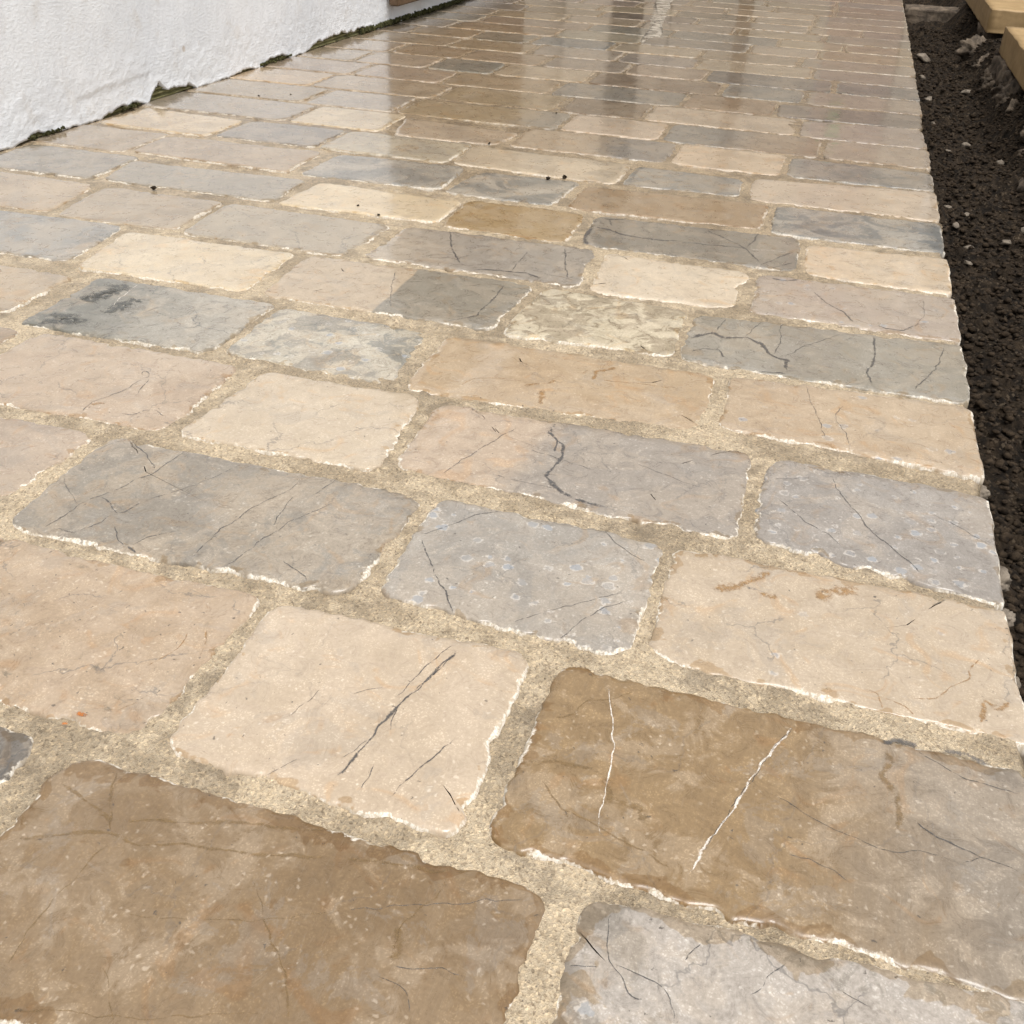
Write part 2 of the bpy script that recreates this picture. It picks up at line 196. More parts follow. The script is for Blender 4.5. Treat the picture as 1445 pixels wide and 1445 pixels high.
([-1.4723, 4.0965, -1.2595, 4.0965, -1.2595, 3.9335, -1.4723, 3.9335],(175, 156, 134),(150, 134, 115),None,(0, 0.3, 0.4, 0.35, 0.72, 0.03),20),
([-1.2386, 4.0965, -0.9873, 4.0965, -0.9873, 3.9335, -1.2386, 3.9335],(199, 174, 140),(171, 149, 120),None,(0, 0.3, 0.4, 0.35, 0.79, 0.03),20),
([-0.9661, 4.0965, -0.7135, 4.0965, -0.7135, 3.9335, -0.9661, 3.9335],(190, 166, 137),(163, 142, 117),None,(0, 0.3, 0.4, 0.35, 0.47, 0.03),20),
([-0.6968, 4.0965, -0.3832, 4.0965, -0.3832, 3.9335, -0.6968, 3.9335],(175, 156, 135),(150, 134, 116),None,(0, 0.1, 0.4, 0.35, 0.79, 0.03),20),
([-0.3569, 4.0965, -0.0814, 4.0965, -0.0814, 3.9335, -0.3569, 3.9335],(192, 168, 134),(165, 144, 115),None,(0, 0.3, 0.4, 0.35, 0.65, 0.03),20),
([-0.0578, 4.0965, 0.2069, 4.0965, 0.2069, 3.9335, -0.0578, 3.9335],(159, 145, 125),(136, 124, 107),None,(0, 0.1, 0.4, 0.35, 0.47, 0.03),20),
([-1.4671, 4.2818, -1.1952, 4.2818, -1.1952, 4.1188, -1.4671, 4.1188],(162, 148, 134),(139, 127, 115),None,(0, 0, 0.4, 0.35, 0.43, 0.03),21),
([-1.1734, 4.2818, -0.8963, 4.2818, -0.8963, 4.1188, -1.1734, 4.1188],(177, 152, 118),(152, 130, 101),None,(0, 0.3, 0.4, 0.35, 0.37, 0.03),21),
([-0.8768, 4.2818, -0.5448, 4.2818, -0.5448, 4.1188, -0.8768, 4.1188],(161, 140, 120),(138, 120, 103),None,(0, 0, 0.4, 0.35, 0.77, 0.03),21),
([-0.5231, 4.2818, -0.1446, 4.2818, -0.1446, 4.1188, -0.5231, 4.1188],(172, 153, 131),(147, 131, 112),None,(0, 0.1, 0.4, 0.35, 0.3, 0.03),21),
([-0.1234, 4.2818, 0.0383, 4.2818, 0.0383, 4.1188, -0.1234, 4.1188],(194, 168, 137),(166, 144, 117),None,(0, 0, 0.4, 0.35, 0.7, 0.03),21),
([0.0558, 4.2818, 0.2084, 4.2818, 0.2084, 4.1188, 0.0558, 4.1188],(164, 146, 127),(141, 125, 109),None,(0, 0, 0.4, 0.35, 0.63, 0.03),21),
([-0.1136, 4.467, 0.207, 4.467, 0.207, 4.304, -0.1136, 4.304],(188, 166, 139),(161, 142, 119),None,(0, 0.3, 0.4, 0.35, 0.4, 0.03),22),
([-0.3416, 4.467, -0.1364, 4.467, -0.1364, 4.304, -0.3416, 4.304],(194, 169, 138),(166, 145, 118),None,(0, 0.1, 0.4, 0.35, 0.79, 0.03),22),
([-0.6285, 4.467, -0.3681, 4.467, -0.3681, 4.304, -0.6285, 4.304],(172, 152, 125),(147, 130, 107),None,(0, 0.3, 0.4, 0.35, 0.77, 0.03),22),
([-0.9151, 4.467, -0.6497, 4.467, -0.6497, 4.304, -0.9151, 4.304],(194, 172, 140),(166, 147, 120),None,(0, 0.1, 0.4, 0.35, 0.35, 0.03),22),
([-1.2565, 4.467, -0.9402, 4.467, -0.9402, 4.304, -1.2565, 4.304],(185, 163, 135),(159, 140, 116),None,(0, 0.1, 0.4, 0.35, 0.48, 0.03),22),
([-1.4672, 4.467, -1.2797, 4.467, -1.2797, 4.304, -1.4672, 4.304],(159, 144, 130),(136, 123, 111),None,(0, 0, 0.4, 0.35, 0.45, 0.03),22),
([-0.1104, 4.6523, 0.2097, 4.6523, 0.2097, 4.4893, -0.1104, 4.4893],(168, 151, 130),(144, 129, 111),None,(0, 0.1, 0.4, 0.35, 0.57, 0.03),23),
([-0.4567, 4.6523, -0.1371, 4.6523, -0.1371, 4.4893, -0.4567, 4.4893],(199, 175, 146),(171, 150, 125),None,(0, 0, 0.4, 0.35, 0.31, 0.03),23),
([-0.8031, 4.6523, -0.4832, 4.6523, -0.4832, 4.4893, -0.8031, 4.4893],(187, 161, 131),(160, 138, 112),None,(0, 0.1, 0.4, 0.35, 0.77, 0.03),23),
([-1.0342, 4.6523, -0.8296, 4.6523, -0.8296, 4.4893, -1.0342, 4.4893],(175, 154, 137),(150, 132, 117),None,(0, 0.3, 0.4, 0.35, 0.53, 0.03),23),
([-1.4627, 4.6523, -1.0598, 4.6523, -1.0598, 4.4893, -1.4627, 4.4893],(158, 139, 121),(135, 119, 104),None,(0, 0.3, 0.4, 0.35, 0.66, 0.03),23),
([-0.0502, 4.8375, 0.2078, 4.8375, 0.2078, 4.6745, -0.0502, 4.6745],(171, 149, 123),(147, 128, 105),None,(0, 0.1, 0.4, 0.35, 0.38, 0.03),24),
([-0.2845, 4.8375, -0.0769, 4.8375, -0.0769, 4.6745, -0.2845, 4.6745],(178, 150, 116),(153, 129, 99),None,(0, 0, 0.4, 0.35, 0.66, 0.03),24),
([-0.6259, 4.8375, -0.3077, 4.8375, -0.3077, 4.6745, -0.6259, 4.6745],(188, 164, 134),(161, 141, 115),None,(0, 0, 0.4, 0.35, 0.39, 0.03),24),
([-0.9729, 4.8375, -0.655, 4.8375, -0.655, 4.6745, -0.9729, 4.6745],(163, 144, 124),(140, 123, 106),None,(0, 0.3, 0.4, 0.35, 0.47, 0.03),24),
([-1.3169, 4.8375, -0.9976, 4.8375, -0.9976, 4.6745, -1.3169, 4.6745],(189, 162, 129),(162, 139, 110),None,(0, 0.3, 0.4, 0.35, 0.32, 0.03),24),
([-0.0519, 5.0228, 0.2053, 5.0228, 0.2053, 4.8598, -0.0519, 4.8598],(178, 153, 127),(153, 131, 109),None,(0, 0, 0.4, 0.35, 0.34, 0.03),25),
([-0.34, 5.0228, -0.0752, 5.0228, -0.0752, 4.8598, -0.34, 4.8598],(178, 154, 118),(153, 132, 101),None,(0, 0, 0.4, 0.35, 0.57, 0.03),25),
([-0.5687, 5.0228, -0.3634, 5.0228, -0.3634, 4.8598, -0.5687, 4.8598],(173, 159, 138),(148, 136, 118),None,(0, 0.3, 0.4, 0.35, 0.37, 0.03),25),
([-0.8, 5.0228, -0.5922, 5.0228, -0.5922, 4.8598, -0.8, 4.8598],(173, 152, 126),(148, 130, 108),None,(0, 0, 0.4, 0.35, 0.62, 0.03),25),
([-1.0843, 5.0228, -0.8196, 5.0228, -0.8196, 4.8598, -1.0843, 4.8598],(169, 148, 129),(145, 127, 110),None,(0, 0.1, 0.4, 0.35, 0.32, 0.03),25),
([-1.4666, 5.0228, -1.1076, 5.0228, -1.1076, 4.8598, -1.4666, 4.8598],(170, 151, 128),(146, 129, 110),None,(0, 0.1, 0.4, 0.35, 0.64, 0.03),25),
([-0.0549, 5.208, 0.2052, 5.208, 0.2052, 5.045, -0.0549, 5.045],(155, 144, 131),(133, 123, 112),None,(0, 0, 0.4, 0.35, 0.71, 0.03),26),
([-0.3957, 5.208, -0.0783, 5.208, -0.0783, 5.045, -0.3957, 5.045],(185, 159, 132),(159, 136, 113),None,(0, 0, 0.4, 0.35, 0.78, 0.03),26),
([-0.683, 5.208, -0.4212, 5.208, -0.4212, 5.045, -0.683, 5.045],(186, 158, 126),(159, 135, 108),None,(0, 0.3, 0.4, 0.35, 0.38, 0.03),26),
([-0.9701, 5.208, -0.7052, 5.208, -0.7052, 5.045, -0.9701, 5.045],(180, 157, 128),(154, 135, 110),None,(0, 0.1, 0.4, 0.35, 0.78, 0.03),26),
([-1.1967, 5.208, -0.9899, 5.208, -0.9899, 5.045, -1.1967, 5.045],(201, 176, 145),(172, 151, 124),None,(0, 0, 0.4, 0.35, 0.59, 0.03),26),
([-1.4655, 5.208, -1.2207, 5.208, -1.2207, 5.045, -1.4655, 5.045],(194, 169, 135),(166, 145, 116),None,(0, 0, 0.4, 0.35, 0.68, 0.03),26),
([0.0017, 5.3933, 0.2055, 5.3933, 0.2055, 5.2302, 0.0017, 5.2302],(189, 163, 130),(162, 140, 111),None,(0, 0, 0.4, 0.35, 0.56, 0.03),27),
([-0.3446, 5.3933, -0.0225, 5.3933, -0.0225, 5.2302, -0.3446, 5.2302],(187, 158, 127),(160, 135, 109),None,(0, 0.3, 0.4, 0.35, 0.59, 0.03),27),
([-0.6289, 5.3933, -0.3647, 5.3933, -0.3647, 5.2302, -0.6289, 5.2302],(193, 167, 139),(165, 143, 119),None,(0, 0.3, 0.4, 0.35, 0.59, 0.03),27),
([-0.8562, 5.3933, -0.6555, 5.3933, -0.6555, 5.2302, -0.8562, 5.2302],(194, 168, 134),(166, 144, 115),None,(0, 0.1, 0.4, 0.35, 0.78, 0.03),27),
([-1.1448, 5.3933, -0.8848, 5.3933, -0.8848, 5.2302, -1.1448, 5.2302],(172, 154, 133),(147, 132, 114),None,(0, 0.3, 0.4, 0.35, 0.38, 0.03),27),
([-1.4644, 5.3933, -1.1673, 5.3933, -1.1673, 5.2302, -1.4644, 5.2302],(200, 173, 144),(172, 148, 123),None,(0, 0, 0.4, 0.35, 0.52, 0.03),27),
([-0.114, 5.5785, 0.2096, 5.5785, 0.2096, 5.4155, -0.114, 5.4155],(156, 142, 118),(134, 122, 101),None,(0, 0.3, 0.4, 0.35, 0.64, 0.03),28),
([-0.3991, 5.5785, -0.1394, 5.5785, -0.1394, 5.4155, -0.3991, 5.4155],(173, 153, 124),(148, 131, 106),None,(0, 0, 0.4, 0.35, 0.62, 0.03),28),
([-0.7455, 5.5785, -0.4252, 5.5785, -0.4252, 5.4155, -0.7455, 5.4155],(146, 136, 119),(125, 116, 102),None,(0, 0, 0.4, 0.35, 0.5, 0.03),28),
([-1.0272, 5.5785, -0.765, 5.5785, -0.765, 5.4155, -1.0272, 5.4155],(161, 150, 135),(138, 129, 116),None,(0, 0.1, 0.4, 0.35, 0.47, 0.03),28),
([-1.4662, 5.5785, -1.0503, 5.5785, -1.0503, 5.4155, -1.4662, 5.4155],(174, 156, 135),(149, 134, 116),None,(0, 0.1, 0.4, 0.35, 0.59, 0.03),28),
([-0.0518, 5.7638, 0.2072, 5.7638, 0.2072, 5.6008, -0.0518, 5.6008],(149, 137, 120),(128, 117, 103),None,(0, 0, 0.4, 0.35, 0.34, 0.03),29),
([-0.284, 5.7638, -0.0769, 5.7638, -0.0769, 5.6008, -0.284, 5.6008],(153, 138, 123),(131, 118, 105),None,(0, 0, 0.4, 0.35, 0.53, 0.03),29),
([-0.6285, 5.7638, -0.3079, 5.7638, -0.3079, 5.6008, -0.6285, 5.6008],(174, 154, 135),(149, 132, 116),None,(0, 0.1, 0.4, 0.35, 0.75, 0.03),29),
([-0.9746, 5.7638, -0.6506, 5.7638, -0.6506, 5.6008, -0.9746, 5.6008],(197, 172, 141),(169, 147, 121),None,(0, 0, 0.4, 0.35, 0.66, 0.03),29),
([-1.2038, 5.7638, -0.9949, 5.7638, -0.9949, 5.6008, -1.2038, 5.6008],(161, 148, 136),(138, 127, 116),None,(0, 0, 0.4, 0.35, 0.76, 0.03),29),
([-1.4645, 5.7638, -1.2284, 5.7638, -1.2284, 5.6008, -1.4645, 5.6008],(160, 142, 123),(137, 122, 105),None,(0, 0.3, 0.4, 0.35, 0.64, 0.03),29),
([-0.1102, 5.949, 0.205, 5.949, 0.205, 5.786, -0.1102, 5.786],(179, 155, 119),(153, 133, 102),None,(0, 0.1, 0.4, 0.35, 0.52, 0.03),30),
([-0.4549, 5.949, -0.1394, 5.949, -0.1394, 5.786, -0.4549, 5.786],(191, 168, 130),(164, 144, 111),None,(0, 0.3, 0.4, 0.35, 0.52, 0.03),30),
([-0.8033, 5.949, -0.4845, 5.949, -0.4845, 5.786, -0.8033, 5.786],(168, 148, 127),(144, 127, 109),None,(0, 0.1, 0.4, 0.35, 0.38, 0.03),30),
([-1.0319, 5.949, -0.8274, 5.949, -0.8274, 5.786, -1.0319, 5.786],(190, 164, 132),(163, 141, 113),None,(0, 0.3, 0.4, 0.35, 0.7, 0.03),30),
([-1.2607, 5.949, -1.0557, 5.949, -1.0557, 5.786, -1.2607, 5.786],(161, 147, 133),(138, 126, 114),None,(0, 0, 0.4, 0.35, 0.67, 0.03),30),
([-1.467, 5.949, -1.287, 5.949, -1.287, 5.786, -1.467, 5.786],(147, 133, 120),(126, 114, 103),None,(0, 0, 0.4, 0.35, 0.72, 0.03),30),
([-0.0515, 6.1343, 0.2105, 6.1343, 0.2105, 5.9713, -0.0515, 5.9713],(162, 148, 132),(139, 127, 113),None,(0, 0, 0.4, 0.35, 0.69, 0.03),31),
([-0.2809, 6.1343, -0.0747, 6.1343, -0.0747, 5.9713, -0.2809, 5.9713],(175, 153, 125),(150, 131, 107),None,(0, 0, 0.4, 0.35, 0.63, 0.03),31),
([-0.5145, 6.1343, -0.3076, 6.1343, -0.3076, 5.9713, -0.5145, 5.9713],(191, 166, 133),(164, 142, 114),None,(0, 0.3, 0.4, 0.35, 0.33, 0.03),31),
([-0.8592, 6.1343, -0.5358, 6.1343, -0.5358, 5.9713, -0.8592, 5.9713],(178, 154, 119),(153, 132, 102),None,(0, 0, 0.4, 0.35, 0.41, 0.03),31),
([-1.2037, 6.1343, -0.8799, 6.1343, -0.8799, 5.9713, -1.2037, 5.9713],(191, 166, 135),(164, 142, 116),None,(0, 0, 0.4, 0.35, 0.65, 0.03),31),
([-1.4627, 6.1343, -1.2291, 6.1343, -1.2291, 5.9713, -1.4627, 5.9713],(171, 153, 132),(147, 131, 113),None,(0, 0, 0.4, 0.35, 0.73, 0.03),31),
]
VEINS=[  # stone index, tone, width, ground polyline
(21,'dark',0.00335,[-0.2163, 0.9457, -0.218, 0.9211, -0.1978, 0.8998, -0.1918, 0.8717, -0.1987, 0.8351, -0.1825, 0.8162, -0.1646, 0.8035, -0.1261, 0.7966]),
(21,'dark',0.0018,[-0.2046, 0.9058, -0.2021, 0.8815]),
(21,'dark',0.00088,[-0.25, 0.9238, -0.2646, 0.8832, -0.2785, 0.8447, -0.2929, 0.7977]),
(21,'dark',0.00091,[-0.1232, 0.8893, -0.0961, 0.8783, -0.0699, 0.8677, -0.0465, 0.8648]),
(21,'dark',0.00085,[-0.2315, 0.8788, -0.19, 0.8697, -0.1545, 0.8592]),
(21,'dark',0.00081,[-0.2494, 0.8189, -0.213, 0.8148, -0.1808, 0.8144]),
(13,'dark',0.00105,[-0.578, 0.5915, -0.574, 0.6125, -0.5703, 0.6382, -0.5691, 0.6533, -0.5619, 0.6603, -0.5539, 0.6806, -0.5489, 0.7028]),
(13,'dark',0.00136,[-0.5619, 0.6603, -0.5471, 0.6529, -0.534, 0.6391, -0.5266, 0.6438, -0.5233, 0.6638]),
(13,'dark',0.00109,[-0.534, 0.6391, -0.5373, 0.6318, -0.5345, 0.6228, -0.5414, 0.6144, -0.5481, 0.6012, -0.5645, 0.6029, -0.5643, 0.5964]),
(13,'dark',0.0008,[-0.5233, 0.6638, -0.5069, 0.687, -0.4882, 0.7161, -0.4789, 0.7427, -0.4711, 0.76]),
(13,'dark',0.00259,[-0.4934, 0.5995, -0.4868, 0.5963, -0.4812, 0.5929]),
(13,'dark',0.00104,[-0.4934, 0.5995, -0.4867, 0.615, -0.476, 0.6265, -0.4668, 0.6337]),
(13,'dark',0.00127,[-0.5533, 0.6943, -0.5421, 0.7076, -0.5392, 0.7346, -0.5371, 0.76]),
(13,'dark',0.00108,[-0.598, 0.7574, -0.5687, 0.7407, -0.5439, 0.7162]),
(13,'dark',0.00091,[-0.4344, 0.5918, -0.437, 0.6179, -0.436, 0.6507, -0.4294, 0.6671, -0.4282, 0.686, -0.412, 0.7219, -0.4091, 0.7592]),
(13,'dark',0.00102,[-0.4097, 0.5937, -0.4013, 0.609, -0.397, 0.6287, -0.3964, 0.6439, -0.3902, 0.6595, -0.3867, 0.6766, -0.3773, 0.6942, -0.3654, 0.7174, -0.3592, 0.7239]),
(13,'dark',0.00084,[-0.3956, 0.6634, -0.4003, 0.6899, -0.4032, 0.7207]),
(13,'dark',0.00104,[-0.3668, 0.6249, -0.3517, 0.6162, -0.3384, 0.6105, -0.3329, 0.6022]),
(13,'dark',0.00076,[-0.6143, 0.6763, -0.5939, 0.6571, -0.5737, 0.6411]),
(13,'dark',0.00086,[-0.6168, 0.7276, -0.6099, 0.7478, -0.6015, 0.7587]),
(13,'dark',0.00083,[-0.5251, 0.6243, -0.5138, 0.6128, -0.5066, 0.604, -0.4961, 0.5985]),
(13,'dark',0.00083,[-0.3874, 0.7244, -0.3826, 0.7439, -0.3767, 0.762]),
(14,'dark',0.00091,[-0.2724, 0.6974, -0.2545, 0.7187, -0.2424, 0.7384, -0.2323, 0.751, -0.2165, 0.7613]),
(14,'dark',0.00134,[-0.2724, 0.6974, -0.2618, 0.6787, -0.2496, 0.6614, -0.2373, 0.6431, -0.2318, 0.6341, -0.2262, 0.6306, -0.2137, 0.6105, -0.2058, 0.5998]),
(14,'dark',0.00071,[-0.1647, 0.606, -0.1479, 0.6253, -0.1263, 0.6449, -0.106, 0.6644, -0.0842, 0.6793]),
(14,'dark',0.00085,[-0.1258, 0.5956, -0.1186, 0.6141, -0.1097, 0.6354, -0.0974, 0.6534, -0.0822, 0.6693]),
(14,'dark',0.00082,[-0.1263, 0.7653, -0.1107, 0.7454, -0.0948, 0.7327, -0.079, 0.7245]),
(9,'dark',0.00084,[-0.1977, 0.5711, -0.2032, 0.5532, -0.2097, 0.5288, -0.2122, 0.5152, -0.2165, 0.5]),
(9,'dark',0.00168,[-0.1919, 0.5687, -0.194, 0.5549, -0.2012, 0.5318, -0.2052, 0.5121, -0.211, 0.4911, -0.215, 0.4716, -0.2168, 0.4585, -0.2191, 0.4432, -0.2219, 0.4259, -0.2259, 0.4155]),
(9,'dark',0.00068,[-0.1919, 0.5602, -0.1959, 0.5438, -0.2022, 0.5243, -0.2052, 0.5121]),
(9,'dark',0.00073,[-0.211, 0.4911, -0.2097, 0.4811, -0.2085, 0.4713]),
(9,'dark',0.00061,[-0.2168, 0.4585, -0.2214, 0.4484, -0.2275, 0.438]),
(9,'dark',0.00113,[-0.1624, 0.4792, -0.1684, 0.4635, -0.1732, 0.4497, -0.1788, 0.435, -0.1835, 0.4209, -0.1857, 0.4146]),
(9,'dark',0.00059,[-0.2048, 0.439, -0.205, 0.4282, -0.2055, 0.4145]),
(9,'dark',0.00049,[-0.2459, 0.4952, -0.2375, 0.5023, -0.229, 0.5094]),
(9,'dark',0.0004,[-0.2658, 0.4097, -0.2593, 0.4194, -0.2526, 0.4293]),
(9,'dark',0.00043,[-0.2771, 0.4612, -0.2733, 0.4747, -0.2679, 0.493]),
(10,'white',0.00169,[0.0531, 0.5672, 0.0429, 0.5435, 0.0341, 0.5201, 0.0271, 0.4983, 0.0173, 0.4666, 0.0108, 0.449, 0.005, 0.4296, 0.0003, 0.4096]),
(10,'dark',0.0006,[0.0535, 0.5681, 0.043, 0.5424, 0.0347, 0.5214, 0.0282, 0.5019, 0.0178, 0.4687, 0.0107, 0.4499, 0.0054, 0.4315]),
(10,'white',0.00102,[-0.0777, 0.5639, -0.0705, 0.5383, -0.0614, 0.5033, -0.0596, 0.4732, -0.0573, 0.4454, -0.0542, 0.4272]),
(10,'dark',0.00055,[0.0397, 0.4994, 0.0678, 0.4845, 0.0908, 0.4777, 0.1048, 0.4729, 0.1185, 0.4738, 0.1323, 0.4794, 0.1459, 0.4793, 0.1565, 0.4774]),
(10,'dark',0.00108,[0.1274, 0.5036, 0.1438, 0.4945, 0.1666, 0.4871, 0.1913, 0.4818]),
(10,'dark',0.00078,[0.1319, 0.5692, 0.1496, 0.5571, 0.164, 0.5511, 0.1827, 0.5488, 0.1984, 0.5489]),
(10,'brown',0.0039,[0.1135, 0.5653, 0.1164, 0.5481, 0.1089, 0.5346, 0.1219, 0.5179, 0.1201, 0.4894]),
(10,'dark',0.0044,[0.1112, 0.5663, 0.1197, 0.5721, 0.1274, 0.5735, 0.1343, 0.5719]),
(10,'dark',0.00292,[0.1488, 0.5727, 0.1654, 0.5738, 0.18, 0.5697]),
(10,'dark',0.00064,[0.0545, 0.4497, 0.0695, 0.452, 0.0806, 0.4485, 0.0916, 0.4416]),
(10,'dark',0.00065,[0.1565, 0.4774, 0.168, 0.4876]),
(10,'brown',0.00147,[-0.1081, 0.5204, -0.0996, 0.5197, -0.0856, 0.5456, -0.0712, 0.5494, -0.0575, 0.5657]),
(10,'brown',0.00323,[-0.1158, 0.4714, -0.0959, 0.4804, -0.0769, 0.4803, -0.0624, 0.4787]),
(10,'brown',0.00137,[-0.1023, 0.463, -0.0816, 0.4432, -0.0542, 0.4348, -0.0248, 0.426, -0.002, 0.4157]),
(10,'brown',0.0055,[-0.0605, 0.4772, -0.0534, 0.4587, -0.034, 0.4592, -0.0301, 0.4467]),
(4,'brown',0.00203,[-0.3867, 0.3123, -0.3716, 0.3219, -0.3525, 0.3311, -0.3316, 0.3381, -0.3084, 0.3367, -0.2894, 0.3439, -0.2452, 0.3506, -0.2267, 0.3559, -0.1951, 0.3655]),
(4,'brown',0.00188,[-0.3348, 0.3473, -0.3051, 0.3564, -0.2847, 0.3623, -0.2576, 0.3704, -0.2222, 0.3776, -0.2039, 0.3846]),
(4,'brown',0.00132,[-0.3561, 0.3834, -0.3503, 0.3687, -0.3394, 0.3506, -0.331, 0.3383]),
(4,'brown',0.00173,[-0.382, 0.3621, -0.3627, 0.3565, -0.3439, 0.351, -0.3337, 0.3411]),
(4,'brown',0.00107,[-0.3246, 0.3349, -0.3311, 0.3237, -0.3317, 0.3027, -0.3332, 0.2842, -0.3327, 0.2641, -0.3318, 0.2446]),
(4,'brown',0.00104,[-0.2372, 0.3358, -0.228, 0.3271, -0.2182, 0.3142, -0.2064, 0.3027, -0.1939, 0.2919, -0.1829, 0.2745, -0.176, 0.2621]),
(4,'brown',0.00077,[-0.3181, 0.2277, -0.295, 0.2339, -0.2712, 0.239, -0.2468, 0.243, -0.2154, 0.2572, -0.1873, 0.2663]),
(4,'brown',0.00061,[-0.2972, 0.2905, -0.2749, 0.297, -0.2498, 0.3038, -0.219, 0.3131, -0.1796, 0.3317]),
(4,'brown',0.00073,[-0.2836, 0.2625, -0.2722, 0.2522, -0.2601, 0.2367]),
(4,'dark',0.00039,[-0.1793, 0.3326, -0.1557, 0.3437, -0.1211, 0.3568, -0.0818, 0.3739]),
(4,'brown',0.0009,[-0.1316, 0.3744, -0.1325, 0.3571, -0.1452, 0.3352, -0.1408, 0.3108]),
(4,'brown',0.00165,[-0.1945, 0.3657, -0.1664, 0.3698, -0.1387, 0.3737, -0.1179, 0.3807]),
(4,'dark',0.00056,[-0.1408, 0.3108, -0.13, 0.3107, -0.1151, 0.317, -0.1017, 0.3164]),
(4,'brown',0.00426,[-0.1465, 0.3332, -0.1403, 0.3229, -0.1404, 0.3116]),
(4,'dark',0.00044,[-0.1452, 0.3021, -0.1365, 0.3021, -0.127, 0.2996, -0.1216, 0.2877]),
(5,'dark',0.0008,[-0.0376, 0.3819, -0.035, 0.3668, -0.0331, 0.352, -0.0292, 0.3459, -0.0215, 0.3397, -0.0161, 0.3316, -0.0062, 0.3321]),
(5,'dark',0.00076,[-0.0282, 0.347, -0.0113, 0.346, 0.0008, 0.3414, 0.0061, 0.332, 0.0086, 0.324]),
(5,'dark',0.00053,[-0.051, 0.3395, -0.0415, 0.3431, -0.034, 0.3443]),
(5,'dark',0.00077,[0.061, 0.377, 0.0541, 0.3688, 0.0501, 0.3589, 0.0421, 0.352]),
(5,'dark',0.00077,[0.0072, 0.3608, 0.01, 0.3677, 0.014, 0.3759]),
(5,'dark',0.00045,[0.0885, 0.37, 0.0958, 0.3667, 0.1048, 0.3641]),
(22,'dark',0.00141,[0.0633, 0.9331, 0.0726, 0.8997, 0.0892, 0.865, 0.1028, 0.8392, 0.1213, 0.8167, 0.1319, 0.803, 0.1405, 0.7891, 0.1482, 0.7836]),
(22,'dark',0.00088,[0.016, 0.8705, 0.0334, 0.8486, 0.046, 0.8337, 0.0656, 0.822, 0.0793, 0.8016]),
(22,'dark',0.00094,[0.1511, 0.8915, 0.1698, 0.8826, 0.1875, 0.8662, 0.2065, 0.851]),
(22,'dark',0.00071,[0.0401, 0.9403, 0.0633, 0.9331]),
(22,'dark',0.00069,[0.0113, 0.9028, 0.0453, 0.9198]),
(15,'ochre',0.00121,[0.1833, 0.6877, 0.1725, 0.6656, 0.1735, 0.6583, 0.1575, 0.6427, 0.1493, 0.6277, 0.1296, 0.6209]),
(15,'ochre',0.00115,[0.0964, 0.6216, 0.1086, 0.6185, 0.1115, 0.6029]),
(15,'ochre',0.00114,[0.1116, 0.6147, 0.1265, 0.6127, 0.1336, 0.6035]),
(15,'ochre',0.00365,[0.2006, 0.643, 0.1892, 0.6296, 0.1811, 0.6387, 0.1774, 0.6094]),
(15,'ochre',0.00935,[-0.0216, 0.7054, -0.0033, 0.715, 0.0222, 0.7468]),
(15,'ochre',0.00935,[0.0574, 0.721, 0.0707, 0.735, 0.0947, 0.7451]),
(15,'ochre',0.00525,[0.0146, 0.712, 0.0304, 0.7114]),
(28,'dark',0.00083,[0.028, 1.1348, 0.0371, 1.087, 0.0479, 1.0434, 0.0558, 1.0016]),
(28,'dark',0.0008,[0.0708, 1.0999, 0.062, 1.0604, 0.0752, 1.0254, 0.0794, 0.9972]),
(34,'dark',0.00401,[-0.1188, 1.2143, -0.1072, 1.2349, -0.0914, 1.2492, -0.0783, 1.2384, -0.0504, 1.2495, -0.0318, 1.2372, -0.0226, 1.214, -0.0086, 1.1972, 0.0024, 1.1979, 0.0028, 1.1729, 0.0065, 1.1589]),
(34,'dark',0.00211,[-0.0266, 1.1509, -0.0054, 1.1557, 0.0054, 1.1564]),
(34,'dark',0.00123,[-0.0135, 1.2063, -0.0091, 1.258, -0.0135, 1.2969, -0.009, 1.3156]),
(34,'dark',0.00131,[-0.0008, 1.2039, 0.0189, 1.2457, 0.043, 1.2787, 0.0651, 1.3077]),
(34,'dark',0.00186,[0.1011, 1.318, 0.1042, 1.249, 0.095, 1.1948, 0.1006, 1.1562]),
(34,'dark',0.00148,[0.1877, 1.3165, 0.1763, 1.2479, 0.1641, 1.2079, 0.15, 1.1753, 0.1482, 1.155]),
(34,'dark',0.00191,[-0.1107, 1.1792, -0.096, 1.1963, -0.0792, 1.1992, -0.0676, 1.174]),
(34,'dark',0.00109,[-0.0522, 1.2528, -0.0383, 1.308]),
(34,'dark',0.00128,[-0.0896, 1.2581, -0.0831, 1.3028]),
(47,'dark',0.00281,[-0.1913, 1.5984, -0.1478, 1.601, -0.1017, 1.6085, -0.0867, 1.6028]),
(47,'dark',0.00234,[-0.1621, 1.6783, -0.1239, 1.6426, -0.0891, 1.6078, -0.06, 1.5442]),
(47,'dark',0.0018,[-0.0891, 1.6078, -0.0805, 1.6487, -0.0775, 1.6951]),
(47,'dark',0.00172,[-0.0623, 1.532, -0.0389, 1.5817, -0.017, 1.6205]),
(47,'dark',0.00161,[-0.0449, 1.5283, -0.0154, 1.5687]),
(47,'white',0.00168,[-0.085, 1.6035, -0.0484, 1.6131, -0.0201, 1.6132]),
(47,'dark',0.00459,[-0.3326, 1.6167, -0.3054, 1.6152, -0.2829, 1.5989, -0.2517, 1.5931, -0.2185, 1.5948, -0.1847, 1.6031]),
(47,'dark',0.00296,[-0.336, 1.6744, -0.3143, 1.6657, -0.2868, 1.6848]),
(47,'dark',0.00516,[-0.332, 1.6142, -0.3315, 1.5549, -0.3192, 1.5267]),
(47,'dark',0.00177,[-0.3157, 1.6721, -0.3058, 1.6351]),
